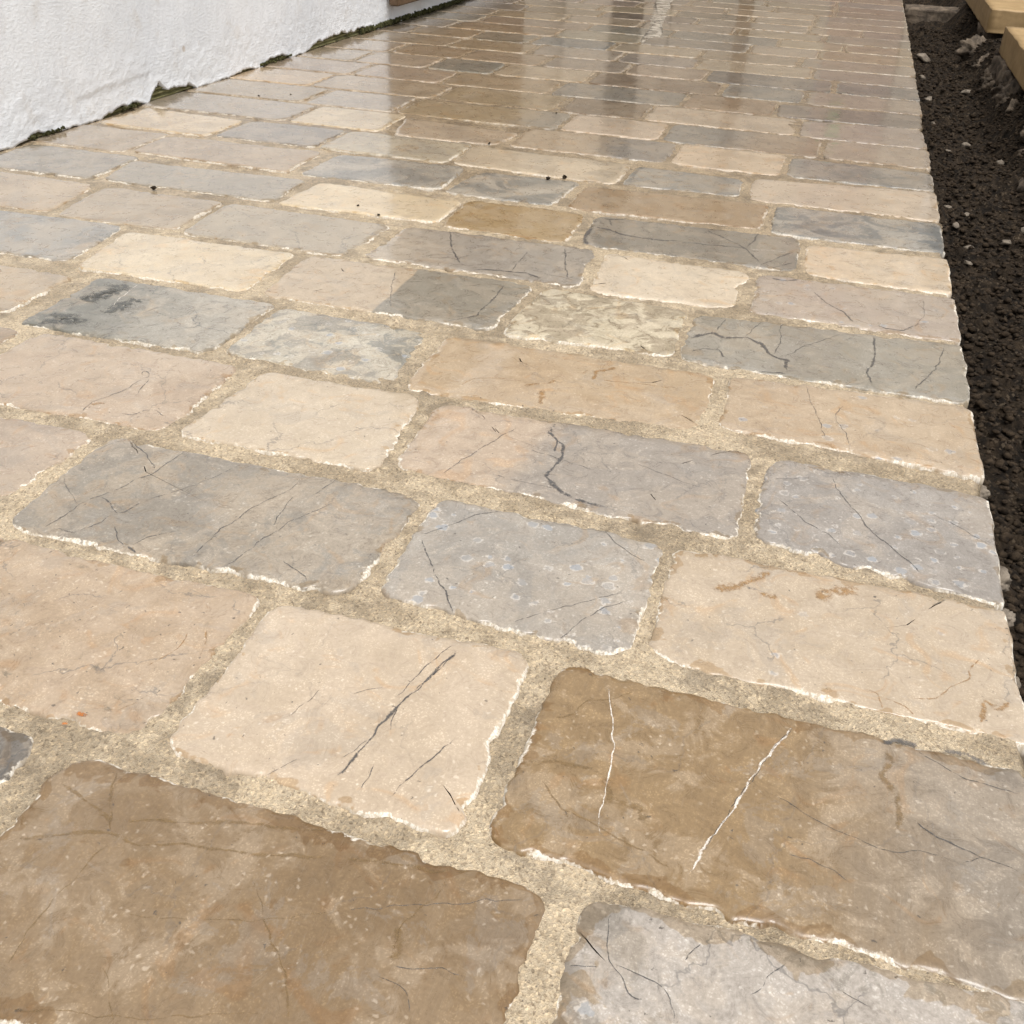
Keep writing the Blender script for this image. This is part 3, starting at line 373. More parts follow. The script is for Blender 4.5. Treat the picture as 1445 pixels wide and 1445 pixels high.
(38,'dark',0.00198,[-0.5348, 1.5126, -0.5035, 1.4298, -0.4815, 1.3932, -0.4667, 1.3663]),
(38,'dark',0.003,[-0.448, 1.3527, -0.4248, 1.3625, -0.3925, 1.3654, -0.3711, 1.3691, -0.3431, 1.355]),
(38,'dark',0.00131,[-0.3925, 1.3654, -0.3942, 1.4246, -0.3949, 1.4645]),
(38,'dark',0.00173,[-0.3482, 1.5022, -0.3285, 1.4246, -0.3093, 1.369]),
(32,'dark',0.00175,[-0.385, 1.3124, -0.3826, 1.2514, -0.3851, 1.2188, -0.3861, 1.188, -0.4177, 1.1567]),
(32,'dark',0.00118,[-0.5429, 1.3108, -0.5221, 1.2411, -0.4945, 1.1699]),
(27,'ochre',0.00417,[-0.1864, 1.1047, -0.1921, 1.092, -0.2042, 1.0839, -0.2023, 1.0575]),
(27,'ochre',0.0013,[-0.1992, 1.0621, -0.1545, 1.0695, -0.1041, 1.0726]),
(27,'ochre',0.00474,[-0.25, 1.0195, -0.2465, 1.0017, -0.2428, 0.9785]),
(27,'ochre',0.00094,[-0.3385, 0.9916, -0.3297, 1.0147, -0.2926, 1.0291]),
(27,'ochre',0.00316,[-0.275, 1.0162, -0.2494, 1.0326, -0.2419, 1.0455]),
(19,'dark',0.00112,[-0.676, 0.7839, -0.6822, 0.816, -0.6683, 0.8454, -0.6659, 0.8808, -0.6627, 0.8917, -0.6726, 0.9024, -0.6778, 0.899, -0.6669, 0.8836]),
(19,'dark',0.00113,[-0.6398, 0.8034, -0.6273, 0.8053, -0.62, 0.8195, -0.61, 0.8233, -0.6009, 0.8154, -0.5903, 0.8138]),
(19,'dark',0.00087,[-0.6482, 0.841, -0.6543, 0.8631, -0.6594, 0.8865]),
(19,'ochre',0.00356,[-0.6784, 0.8087, -0.6739, 0.8163, -0.6673, 0.817]),
(40,'dark',0.00313,[-0.0409, 1.4817, -0.0209, 1.4796, -0.002, 1.4927]),
(40,'dark',0.00164,[0.0196, 1.4559, 0.0373, 1.4149, 0.0629, 1.3885, 0.0788, 1.3509]),
(40,'dark',0.00191,[0.1009, 1.3581, 0.1171, 1.3493, 0.1375, 1.3491, 0.1541, 1.3743]),
(40,'dark',0.00102,[0.1677, 1.4777, 0.1656, 1.4121, 0.1523, 1.3634]),
(25,'white',0.00118,[-0.834, 1.1312, -0.8247, 1.0705, -0.8154, 1.0395]),
(25,'lichen',0.01821,[-0.8682, 0.9849, -0.8433, 0.9828, -0.8323, 0.9994]),
(25,'lichen',0.01839,[-0.8752, 0.9984, -0.8472, 1.0015, -0.8156, 0.99]),
(25,'lichen',0.01896,[-0.86, 1.0472, -0.856, 1.0756, -0.8386, 1.1011]),
(25,'lichen',0.01859,[-0.8102, 1.0248, -0.81, 1.0589, -0.8001, 1.085]),
(25,'lichen',0.01903,[-0.8703, 1.0518, -0.8503, 1.0824, -0.8479, 1.1255]),
(8,'ochre',0.00131,[-0.3783, 0.526, -0.3722, 0.5164, -0.3662, 0.4958]),
(8,'ochre',0.00104,[-0.3883, 0.5195, -0.3846, 0.5006, -0.39, 0.4875, -0.3968, 0.4742]),
(8,'ochre',0.00058,[-0.3777, 0.4508, -0.3879, 0.4299]),
(8,'rust',0.00323,[-0.4161, 0.4067, -0.4122, 0.4089]),
(8,'rust',0.0028,[-0.4131, 0.4188, -0.4077, 0.419, -0.4022, 0.419]),
]
CRUMBS=[[-1.0628, 1.5216], [-0.4457, 1.8852], [-0.4718, 1.8625], [-0.7153, 1.5694], [-0.6651, 1.5362], [-1.2756, 2.2769], [-1.2191, 2.3253], [-0.601, 2.4178], [-0.6513, 2.0727]]
STREAK=[[-0.6175, 3.5201], [-0.6606, 3.9169], [-0.737, 4.4118], [-0.805, 4.8749], [-0.74, 4.922], [-0.6669, 4.3396], [-0.6219, 3.9809], [-0.5943, 3.7359]]

# ------------------------------------------------------------------ helpers
rng = np.random.default_rng(7)
random.seed(11)
EDGE_X = 0.2075          # right edge of the paving
WALL_X = -1.45           # face of the white wall


def lin(c):
    return [(v / 255 / 12.92 if v / 255 < .04045 else ((v / 255 + .055) / 1.055) ** 2.4) for v in c]


LAT = rng.random((256, 256)).astype(np.float64)


def vnoise(x, y):
    xi = np.floor(x).astype(int); yi = np.floor(y).astype(int)
    fx = x - xi; fy = y - yi
    fx = fx * fx * (3 - 2 * fx); fy = fy * fy * (3 - 2 * fy)
    a = LAT[xi & 255, yi & 255]; b = LAT[(xi + 1) & 255, yi & 255]
    c = LAT[xi & 255, (yi + 1) & 255]; d = LAT[(xi + 1) & 255, (yi + 1) & 255]
    return (a * (1 - fx) + b * fx) * (1 - fy) + (c * (1 - fx) + d * fx) * fy - 0.5


def fbm(x, y, f, o=4):
    s = 0; a = 1.0
    for i in range(o):
        s = s + a * vnoise(x * f + 17.3 * i, y * f + 5.1 * i); f *= 2.03; a *= .5
    return s


def mesh_obj(name, verts, faces, mat, parent=None, smooth=True, loc=None, attr=None):
    me = bpy.data.meshes.new(name)
    me.from_pydata([tuple(v) for v in verts], [], [tuple(f) for f in faces])
    if smooth:
        me.polygons.foreach_set('use_smooth', [True] * len(me.polygons))
    if attr is not None:
        for an, vals in attr.items():
            a = me.attributes.new(an, 'FLOAT', 'POINT'); a.data.foreach_set('value', np.asarray(vals, np.float32))
    me.update()
    ob = bpy.data.objects.new(name, me)
    col.objects.link(ob)
    if mat: me.materials.append(mat)
    if parent: ob.parent = parent
    if loc is not None: ob.location = loc
    return ob


def grid_obj(name, P, mat, parent=None, smooth=True, attr=None, flip=False):
    """P: (n, m, 3) array of points -> quad sheet"""
    n, m, _ = P.shape
    me = bpy.data.meshes.new(name)
    me.vertices.add(n * m)
    me.vertices.foreach_set('co', P.reshape(-1).astype(np.float32))
    i = np.arange(n - 1)[:, None] * m + np.arange(m - 1)[None, :]
    q = np.stack([i, i + m, i + m + 1, i + 1], -1).reshape(-1, 4)
    if flip: q = q[:, ::-1]
    nf = len(q)
    me.loops.add(nf * 4); me.loops.foreach_set('vertex_index', q.reshape(-1).astype(np.int32))
    me.polygons.add(nf)
    me.polygons.foreach_set('loop_start', (np.arange(nf) * 4).astype(np.int32))
    me.polygons.foreach_set('use_smooth', [smooth] * nf)
    if attr:
        for an, vals in attr.items():
            a = me.attributes.new(an, 'FLOAT', 'POINT'); a.data.foreach_set('value', np.asarray(vals, np.float32).reshape(-1))
    me.update(calc_edges=True); me.validate()
    ob = bpy.data.objects.new(name, me); col.objects.link(ob)
    me.materials.append(mat)
    if parent: ob.parent = parent
    return ob


def empty(name, loc=(0, 0, 0)):
    o = bpy.data.objects.new(name, None); col.objects.link(o); o.location = loc; o.empty_display_size = .1
    return o


def tag(o, label=None, cat=None, group=None, kind=None):
    if label: o['label'] = label
    if cat: o['category'] = cat
    if group: o['group'] = group
    if kind: o['kind'] = kind
    return o


# ------------------------------------------------------------------ materials
class NT:
    dim = '3D'

    def __init__(s, name, dim='3D'):
        s.dim = dim
        s.m = bpy.data.materials.new(name); s.m.use_nodes = True
        s.t = s.m.node_tree; s.t.nodes.clear()
        s.out = s.t.nodes.new('ShaderNodeOutputMaterial')
        s.b = s.t.nodes.new('ShaderNodeBsdfPrincipled')
        s.t.links.new(s.b.outputs[0], s.out.inputs[0])

    def put(s, sock, v):
        if hasattr(v, 'is_output'): s.t.links.new(v, sock)
        elif v is not None: sock.default_value = v

    def math(s, op, a, b=None, c=None, clamp=False):
        n = s.t.nodes.new('ShaderNodeMath'); n.operation = op; n.use_clamp = clamp
        s.put(n.inputs[0], a)
        if b is not None: s.put(n.inputs[1], b)
        if c is not None: s.put(n.inputs[2], c)
        return n.outputs[0]

    def vmath(s, op, a, b=None):
        n = s.t.nodes.new('ShaderNodeVectorMath'); n.operation = op
        s.put(n.inputs[0], a)
        if b is not None: s.put(n.inputs[3 if op == 'SCALE' else 1], b)
        return n.outputs['Value'] if op == 'DOT_PRODUCT' else n.outputs[0]

    def mix(s, f, a, b, mode='MIX'):
        n = s.t.nodes.new('ShaderNodeMix'); n.data_type = 'RGBA'; n.blend_type = mode
        s.put(n.inputs[0], f); s.put(n.inputs[6], a); s.put(n.inputs[7], b)
        return n.outputs[2]

    def mixf(s, f, a, b):
        n = s.t.nodes.new('ShaderNodeMix'); n.data_type = 'FLOAT'
        s.put(n.inputs[0], f); s.put(n.inputs[2], a); s.put(n.inputs[3], b)
        return n.outputs[0]

    def noise(s, vec, scale, detail=4, rough=.55, dist=0.0, col=False):
        n = s.t.nodes.new('ShaderNodeTexNoise'); n.noise_dimensions = s.dim
        s.put(n.inputs['Vector'], vec); n.inputs['Scale'].default_value = scale
        n.inputs['Detail'].default_value = detail; n.inputs['Roughness'].default_value = rough
        n.inputs['Distortion'].default_value = dist
        return n.outputs['Color' if col else 0]

    def vor(s, vec, scale, feature='F1', rand=1.0):
        n = s.t.nodes.new('ShaderNodeTexVoronoi'); n.voronoi_dimensions = s.dim; n.feature = feature
        s.put(n.inputs['Vector'], vec); n.inputs['Scale'].default_value = scale
        n.inputs['Randomness'].default_value = rand
        return n

    def ss(s, v, a, b, lo=0.0, hi=1.0):
        n = s.t.nodes.new('ShaderNodeMapRange'); n.interpolation_type = 'SMOOTHSTEP'
        s.put(n.inputs[0], v); s.put(n.inputs[1], a); s.put(n.inputs[2], b)
        s.put(n.inputs[3], lo); s.put(n.inputs[4], hi)
        return n.outputs[0]

    def attr(s, name, typ='OBJECT', out='Fac'):
        n = s.t.nodes.new('ShaderNodeAttribute'); n.attribute_type = typ; n.attribute_name = name
        return n.outputs[out]

    def co(s, which='Object'):
        if which == 'Position':
            return s.t.nodes.new('ShaderNodeNewGeometry').outputs['Position']
        return s.t.nodes.new('ShaderNodeTexCoord').outputs[which]

    def bump(s, h, strength=.3, dist=.002, normal=None):
        n = s.t.nodes.new('ShaderNodeBump')
        n.inputs['Strength'].default_value = strength; n.inputs['Distance'].default_value = dist
        s.put(n.inputs['Height'], h)
        if normal is not None: s.put(n.inputs['Normal'], normal)
        return n.outputs[0]

    def set(s, **k):
        for a, v in k.items(): s.put(s.b.inputs[a.replace('_', ' ')], v)


def wet_normal(s, pos):
    """slow unevenness of the worn, wet surface: the same on stones and on their veins"""
    a = s.noise(pos, 22, 2, .5)
    f = s.noise(pos, 420, 2, .6)
    return s.bump(f, .05, .0004, s.bump(a, .15, .003))


ALB = 0.60     # photograph tone -> surface albedo


def make_limestone():
    s = NT('limestone', '2D')
    seed = s.attr('seed')
    P0 = s.co('Object')
    comb = s.t.nodes.new('ShaderNodeCombineXYZ')
    s.put(comb.inputs[0], s.math('MULTIPLY', seed, 3.17)); s.put(comb.inputs[1], s.math('MULTIPLY', seed, 1.91)); s.put(comb.inputs[2], seed)
    P = s.vmath('ADD', P0, comb.outputs[0])
    pos = s.co('Position')
    A = s.attr('tone_a', out='Color'); B = s.attr('tone_b', out='Color')
    ring, crack, speck, damp, mott = [s.attr(k) for k in ('ring', 'crack', 'speck', 'damp', 'mottle')]
    edge = s.attr('edge', 'GEOMETRY')
    spos = s.t.nodes.new('ShaderNodeSeparateXYZ'); s.put(spos.inputs[0], pos)
    wet = s.ss(s.math('ADD', spos.outputs[1], s.noise(pos, 3.0, 2)), 1.7, 3.0)  # mask by distance along the path: far stones darker, their pale rims weaker
    n_lo = s.noise(P, 13, 4, .6, .6)
    n_mid = s.noise(P, 48, 6, .74, .5)
    n_hi = s.noise(P, 330, 3, .75)
    # two tones: either a split across the stone, or cloudy mottling
    sv = s.attr('split', out='Vector')
    soft = s.attr('soft')
    has = s.attr('has_split')
    sep = s.t.nodes.new('ShaderNodeSeparateXYZ'); s.put(sep.inputs[0], P0)
    sp2 = s.t.nodes.new('ShaderNodeSeparateXYZ'); s.put(sp2.inputs[0], sv)
    d = s.math('ADD', s.math('MULTIPLY', sep.outputs[0], sp2.outputs[0]), s.math('MULTIPLY', sep.outputs[1], sp2.outputs[1]))
    d = s.math('SUBTRACT', d, sp2.outputs[2])
    wob = s.math('MULTIPLY', s.math('SUBTRACT', n_lo, .5), s.math('ADD', s.math('MULTIPLY', soft, 1.2), .006))
    d = s.math('ADD', d, wob)
    spl = s.ss(d, s.math('MULTIPLY', soft, -1.0), soft)
    cloud = s.ss(s.math('ADD', s.math('MULTIPLY', n_lo, .55), s.math('MULTIPLY', n_mid, .45)), .475, .535)
    cloud = s.math('MULTIPLY', cloud, s.math('ADD', s.math('MULTIPLY', mott, .8), .2))
    c1 = s.mix(s.mixf(has, cloud, spl), A, B)
    # honey-beige patches through the greys
    wm = s.ss(s.math('ADD', s.math('MULTIPLY', s.noise(P, 11, 4, .6, .5), .7), s.math('MULTIPLY', n_mid, .3)), .50, .555)
    c1 = s.mix(s.math('MULTIPLY', wm, .24), c1, (.335, .268, .195, 1))
    gm = s.ss(s.noise(s.vmath('ADD', P, (5.3, 2.1, 0)), 17, 6, .72, .4), .57, .60)
    c1 = s.mix(s.math('MULTIPLY', gm, .17), c1, (.215, .20, .18, 1))
    # value mottling
    val = s.math('ADD', s.math('MULTIPLY', s.math('SUBTRACT', n_mid, .5), .85), s.math('MULTIPLY', s.math('SUBTRACT', n_hi, .5), .60))
    val = s.math('MULTIPLY', val, s.math('ADD', s.math('MULTIPLY', mott, .85), .45))
    c1 = s.mix(1.0, c1, s.mix(s.math('ADD', val, .5, clamp=True), (.50, .475, .44, 1), (1.44, 1.46, 1.48, 1)), 'MULTIPLY')
    # warm iron clouds
    wc = s.ss(s.noise(P, 26, 4, .6, 1.2), .56, .72)
    c1 = s.mix(s.math('MULTIPLY', wc, .38), c1, s.mix(1.0, c1, (1.05, .82, .56, 1), 'MULTIPLY'))
    # fossil flecks (pale)
    Pd = s.vmath('ADD', P, s.vmath('SCALE', s.noise(P, 120, 2, .5, 0, True), .006))
    v1 = s.vor(Pd, 150)
    fl = s.math('MULTIPLY', s.ss(v1.outputs['Distance'], s.math('ADD', s.math('MULTIPLY', n_hi, .5), -.02), .05), s.ss(s.noise(P, 33, 2), .46, .62))
    vc = s.t.nodes.new('ShaderNodeSeparateColor'); s.put(vc.inputs[0], v1.outputs['Color'])
    fl = s.math('MULTIPLY', fl, s.ss(vc.outputs[0], .45, .6))
    c1 = s.mix(s.math('MULTIPLY', fl, .65), c1, s.mix(.22, s.mix(1.0, c1, (1.4, 1.45, 1.5, 1), 'MULTIPLY'), (.62, .56, .48, 1)))
    v1b = s.vor(Pd, 430)
    flb = s.math('MULTIPLY', s.ss(v1b.outputs['Distance'], .32, .14), s.ss(n_mid, .44, .6))
    c1 = s.mix(s.math('MULTIPLY', flb, .6), c1, s.mix(1.0, c1, (1.45, 1.5, 1.55, 1), 'MULTIPLY'))
    # ring-shaped fossils and lichen scars
    Pr = s.vmath('ADD', P, s.vmath('SCALE', s.noise(P, 160, 3, .6, 0, True), .0075))
    v2 = s.vor(Pr, 58)
    rc = s.t.nodes.new('ShaderNodeSeparateColor'); s.put(rc.inputs[0], v2.outputs['Color'])
    on = s.math('MULTIPLY', s.ss(rc.outputs[0], s.math('SUBTRACT', 1.0, s.math('MULTIPLY', ring, .50)), s.math('SUBTRACT', 1.03, s.math('MULTIPLY', ring, .50))), s.math('GREATER_THAN', ring, .01))
    rad = s.math('ADD', s.math('MULTIPLY', rc.outputs[1], .22), .10)
    dd = s.math('SUBTRACT', v2.outputs['Distance'], rad)
    rline = s.math('MULTIPLY', s.math('MULTIPLY', s.ss(s.math('ABSOLUTE', dd), .085, .02), on), s.ss(s.noise(P, 170, 2), .40, .58))
    rin = s.math('MULTIPLY', s.ss(dd, .0, -.05), on)
    c1 = s.mix(s.math('MULTIPLY', rin, s.math('MULTIPLY', rc.outputs[2], .8)), c1, (.24, .25, .26, 1))
    c1 = s.mix(s.math('MULTIPLY', rline, .42), c1, (.55, .50, .44, 1))
    # dark pits
    v3 = s.vor(Pr, 120)
    pc = s.t.nodes.new('ShaderNodeSeparateColor'); s.put(pc.inputs[0], v3.outputs['Color'])
    pit = s.math('MULTIPLY', s.ss(v3.outputs['Distance'], s.math('ADD', s.math('MULTIPLY', pc.outputs[1], .14), .03), .02), s.ss(s.math('ADD', pc.outputs[0], s.math('MULTIPLY', speck, .15)), .955, .97))
    c1 = s.mix(s.math('MULTIPLY', pit, .85), c1, (.05, .04, .032, 1))
    smudge = s.math('MULTIPLY', s.ss(s.noise(P, 70, 5, .7, .8), .60, .70), s.ss(n_lo, .5, .62))
    c1 = s.mix(s.math('MULTIPLY', smudge, s.math('MULTIPLY', s.math('SUBTRACT', speck, .47), .75, clamp=True)), c1, (.10, .085, .06, 1))
    # hairline cracks
    Pc = s.vmath('ADD', P, s.vmath('SCALE', s.noise(P, 30, 4, .6, 0, True), .035))
    v4 = s.vor(Pc, 11, 'DISTANCE_TO_EDGE')
    hair = s.math('MULTIPLY', s.ss(v4.outputs['Distance'], .013, .002), s.ss(s.noise(P, 17, 2), .45, .55))
    c1 = s.mix(s.math('MULTIPLY', hair, s.math('ADD', s.math('MULTIPLY', crack, 1.3), .22, clamp=True)), c1, (.075, .07, .065, 1))
    # fine saw scratches
    scr = s.noise(s.vmath('MULTIPLY', P, (1.0, .09, 1.0)), 900, 2, .5)
    c1 = s.mix(s.math('MULTIPLY', s.ss(scr, .62, .72), .035), c1, (.62, .56, .48, 1))
    # damp patches gather from the edges
    er = s.ss(edge, .024, .0)
    dn = s.math('ADD', s.math('MULTIPLY', s.noise(P, 42, 3, .5, .3), .8), s.math('MULTIPLY', er, .30))
    dthr = s.math('SUBTRACT', .82, s.math('MULTIPLY', damp, .24))
    dm = s.ss(dn, dthr, s.math('ADD', dthr, .03))
    c1 = s.mix(dm, c1, s.mix(1.0, c1, (.82, .74, .62, 1), 'MULTIPLY'))
    # broken chalky arris
    rn = s.noise(P, 24, 2)
    en = s.math('ADD', s.math('MULTIPLY', s.noise(P, 150, 3, .65), .0070), s.math('MULTIPLY', rn, .0075))
    rim = s.ss(edge, s.math('SUBTRACT', en, .0049), s.math('SUBTRACT', en, .0062))
    rim = s.math('MULTIPLY', rim, s.mixf(wet, 1.0, .30))
    rimc = s.mix(s.ss(n_hi, .4, .62), (.66, .61, .53, 1), (.40, .34, .255, 1))
    rimc = s.mix(s.ss(rn, .50, .40), rimc, s.mix(.5, (.27, .21, .14, 1), c1))
    c1 = s.mix(s.math('MULTIPLY', wet, .8), c1, s.mix(1.0, c1, (.95, .92, .87, 1), 'MULTIPLY'))
    c1 = s.mix(s.math('MULTIPLY', rim, .85), c1, rimc)
    side = s.ss(edge, -.0004, -.004)
    c1 = s.mix(side, c1, s.mix(n_mid, (.05, .038, .027, 1), (.24, .19, .13, 1)))
    rim = s.math('MAXIMUM', rim, side)
    rough = s.mixf(rim, s.math('ADD', s.math('MULTIPLY', n_mid, .16), .13), .75)
    nrm = wet_normal(s, pos)
    coat = s.math('MULTIPLY', s.ss(edge, .0005, .006), s.mixf(rim, s.mixf(dm, .95, 1.0), 0.05))
    s.set(Base_Color=c1, Roughness=s.math('ADD', rough, .08), Normal=nrm, Coat_Weight=coat, Coat_Roughness=s.math('ADD', s.math('MULTIPLY', n_lo, .08), .02), Coat_IOR=1.34, Coat_Normal=nrm)
    s.b.inputs['Specular IOR Level'].default_value = .35
    return s.m


def make_vein(name, tone, opac, lo=.28, hi=.50):
    s = NT(name, '2D')
    pos = s.co('Position')
    n = s.noise(pos, 140, 5, .7)
    c1 = s.mix(s.ss(n, .35, .65), tone + (1,), tuple(v * 1.5 for v in tone) + (1,))
    across = s.attr('across', 'GEOMETRY')
    rag = s.math('MULTIPLY', s.math('SUBTRACT', s.noise(pos, 520, 3, .7), .5), 1.3)
    fade = s.ss(s.math('ADD', s.math('SUBTRACT', 1.0, across), rag), .22, .80)
    a = s.math('MULTIPLY', s.math('MULTIPLY', fade, s.ss(s.noise(pos, 150, 3, .7), lo, hi)), opac)
    nrm = wet_normal(s, pos)
    s.set(Base_Color=c1, Roughness=.3, Normal=nrm, Alpha=a, Coat_Weight=.75, Coat_Roughness=.09, Coat_IOR=1.34, Coat_Normal=nrm)
    s.b.inputs['Specular IOR Level'].default_value = .35
    return s.m


def make_mortar():
    s = NT('sand_mortar', '2D')
    P = s.co('Position')
    lo = s.noise(P, 9, 4, .6); mid = s.noise(P, 60, 4, .65); hi = s.noise(P, 700, 2, .7)
    c1 = s.mix(s.ss(s.math('ADD', s.math('MULTIPLY', lo, .6), s.math('MULTIPLY', mid, .4)), .40, .60), (.245, .192, .125, 1), (.385, .310, .212, 1))
    v = s.vor(P, 620); vc = s.t.nodes.new('ShaderNodeSeparateColor'); s.put(vc.inputs[0], v.outputs['Color'])
    c1 = s.mix(s.math('MULTIPLY', s.ss(vc.outputs[0], .1, .9), .85), c1, s.mix(1, c1, s.mix(vc.outputs[1], (.42, .38, .33, 1), (1.65, 1.6, 1.52, 1)), 'MULTIPLY'))
    v2 = s.vor(P, 640); v2c = s.t.nodes.new('ShaderNodeSeparateColor'); s.put(v2c.inputs[0], v2.outputs['Color'])
    spk = s.math('MULTIPLY', s.ss(v2.outputs['Distance'], s.math('ADD', s.math('MULTIPLY', v2c.outputs[1], .45), .12), .08), s.ss(v2c.outputs[0], .80, .9))
    c1 = s.mix(s.math('MULTIPLY', spk, s.math('ADD', s.math('MULTIPLY', v2c.outputs[2], .6), .2)), c1, (.05, .042, .034, 1))
    grime = s.math('MULTIPLY', s.ss(s.noise(P, 24, 5, .7), .48, .66), s.ss(s.noise(P, 7, 2), .42, .58))
    c1 = s.mix(s.math('MULTIPLY', grime, .5), c1, (.12, .092, .06, 1))
    spos = s.t.nodes.new('ShaderNodeSeparateXYZ'); s.put(spos.inputs[0], P)
    wet = s.ss(s.math('ADD', spos.outputs[1], s.noise(P, 3.0, 2)), 1.7, 3.0)  # same distance mask: mortar turns darker and glossier farther along
    c1 = s.mix(wet, c1, s.mix(1.0, c1, (.66, .61, .54, 1), 'MULTIPLY'))
    h = s.math('ADD', s.math('MULTIPLY', v.outputs['Distance'], .6), hi)
    nrm = s.bump(h, .7, .0016, s.bump(mid, .5, .004))
    s.set(Base_Color=c1, Roughness=.6, Normal=nrm, Coat_Weight=s.mixf(wet, .45, 1.0), Coat_Roughness=s.mixf(wet, .2, .07), Coat_IOR=1.33, Coat_Normal=s.bump(mid, .2, .002))
    s.b.inputs['Specular IOR Level'].default_value = .4
    return s.m


def make_soil():
    s = NT('dark_soil', '2D')
    P = s.co('Position')
    n = s.noise(P, 40, 6, .7); h = s.noise(P, 260, 5, .75)
    v = s.vor(P, 140)
    c1 = s.mix(s.ss(n, .35, .7), (.008, .0056, .0036, 1), (.038, .026, .0155, 1))
    v2 = s.vor(P, 330); vc = s.t.nodes.new('ShaderNodeSeparateColor'); s.put(vc.inputs[0], v2.outputs['Color'])
    c1 = s.mix(s.math('MULTIPLY', s.ss(vc.outputs[0], .93, .97), .5), c1, (.12, .09, .06, 1))
    nrm = s.bump(s.math('ADD', s.math('MULTIPLY', v.outputs['Distance'], -.8), h), .9, .006)
    s.set(Base_Color=c1, Roughness=.8, Normal=nrm)
    s.b.inputs['Specular IOR Level'].default_value = .12
    return s.m


def rough_mat(name, a, b, scale=30, bump=.5, bd=.004, rough=.8, fine=300, spec=.3, dark=None):
    s = NT(name)
    P = s.co('Object')
    n = s.noise(P, scale, 6, .65, .3); f = s.noise(P, fine, 4, .7)
    c1 = s.mix(s.ss(n, .33, .67), a + (1,), b + (1,))
    c1 = s.mix(s.math('MULTIPLY', f, .5), c1, s.mix(1, c1, (.6, .58, .55, 1), 'MULTIPLY'))
    if dark: c1 = s.mix(s.math('MULTIPLY', s.ss(s.noise(P, scale * .4, 5, .7), .55, .68), .6), c1, dark + (1,))
    s.set(Base_Color=c1, Roughness=rough, Normal=s.bump(s.math('ADD', n, s.math('MULTIPLY', f, .5)), bump, bd))
    s.b.inputs['Specular IOR Level'].default_value = spec
    return s.m


def make_render_coat():
    s = NT('white_render')
    P = s.co('Object')
    lo = s.noise(P, 5, 4, .6); mid = s.noise(P, 45, 5, .6, .4)
    st = s.noise(s.vmath('MULTIPLY', P, (1, .6, 1)), 210, 3, .6)
    c1 = s.mix(s.ss(lo, .3, .7), (.77, .78, .79, 1), (.68, .695, .715, 1))
    c1 = s.mix(s.math('MULTIPLY', s.ss(s.noise(P, 16, 5, .7), .54, .72), .26), c1, (.52, .46, .38, 1))
    v = s.vor(P, 75); vc = s.t.nodes.new('ShaderNodeSeparateColor'); s.put(vc.inputs[0], v.outputs['Color'])
    spk = s.math('MULTIPLY', s.ss(v.outputs['Distance'], .16, .06), s.ss(vc.outputs[0], .94, .96))
    c1 = s.mix(s.math('MULTIPLY', spk, .6), c1, (.30, .26, .22, 1))
    v2 = s.vor(P, 15); vd = s.t.nodes.new('ShaderNodeSeparateColor'); s.put(vd.inputs[0], v2.outputs['Color'])
    st2 = s.math('MULTIPLY', s.ss(v2.outputs['Distance'], .13, .07), s.ss(vd.outputs[1], .93, .96))
    c1 = s.mix(s.math('MULTIPLY', st2, .75), c1, (.40, .27, .14, 1))
    # fine comb marks of the trowel
    w = s.t.nodes.new('ShaderNodeTexWave'); w.wave_type = 'BANDS'; w.bands_direction = 'Z'
    s.put(w.inputs['Vector'], P); w.inputs['Scale'].default_value = 45; w.inputs['Distortion'].default_value = 3; w.inputs['Detail'].default_value = 2
    wm = s.math('MULTIPLY', w.outputs['Fac'], s.ss(s.noise(P, 6, 2), .5, .6))
    nrm = s.bump(s.math('ADD', s.math('ADD', s.math('MULTIPLY', mid, .15), st), s.math('MULTIPLY', wm, .10)), .7, .0016)
    s.set(Base_Color=c1, Roughness=.8, Normal=nrm)
    s.b.inputs['Specular IOR Level'].default_value = .25
    return s.m


M = {}
M['stone'] = make_limestone()
M['vein_dark'] = make_vein('vein_dark', (.060, .056, .053), .76)
M['vein_lichen'] = make_vein('vein_lichen', (.050, .050, .043), .9, .40, .52)
M['vein_brown'] = make_vein('vein_brown', (.155, .098, .042), .5, .3, .55)
M['vein_ochre'] = make_vein('vein_ochre', (.24, .135, .05), .6, .32, .55)
M['vein_rust'] = make_vein('vein_rust', (.26, .085, .015), .9, .36, .5)
M['vein_white'] = make_vein('vein_white', (.50, .45, .39), .85)
M['mortar'] = make_mortar()
M['soil'] = make_soil()
def make_streak():
    s = NT('pale_streak', '2D')
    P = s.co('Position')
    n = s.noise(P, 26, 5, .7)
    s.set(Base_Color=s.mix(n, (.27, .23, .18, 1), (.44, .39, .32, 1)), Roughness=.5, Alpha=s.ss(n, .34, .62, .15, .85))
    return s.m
M['streak'] = make_streak()
M['crumb'] = rough_mat('soil_crumb', (.009, .0062, .004), (.046, .032, .020), 120, .6, .003, .9, spec=.12)
M['pebble'] = rough_mat('pale_pebble', (.10, .08, .06), (.24, .20, .155), 60, .4, .002)
M['render'] = make_render_coat()
M['board'] = rough_mat('ribbed_board', (.16, .15, .055), (.36, .33, .17), 40, .5, .002, .7, dark=(.025, .022, .012))
M['moss'] = rough_mat('moss', (.03, .032, .010), (.09, .085, .03), 90, .8, .003, .9)
M['slab'] = rough_mat('limestone_slab', (.28, .185, .083), (.37, .25, .12), 14, .35, .002, .6, 260, .4, dark=(.17, .11, .05))
M['footing'] = rough_mat('footing', (.045, .034, .024), (.17, .13, .092), 26, .9, .006)
M['footing_light'] = rough_mat('footing_light', (.22, .155, .075), (.33, .24, .125), 22, .6, .004)
M['timber'] = rough_mat('brown_timber', (.11, .068, .038), (.18, .115, .065), 18, .3, .002, .55)
M['plaster'] = rough_mat('beige_plaster', (.42, .36, .29), (.50, .44, .36), 8, .3, .003)
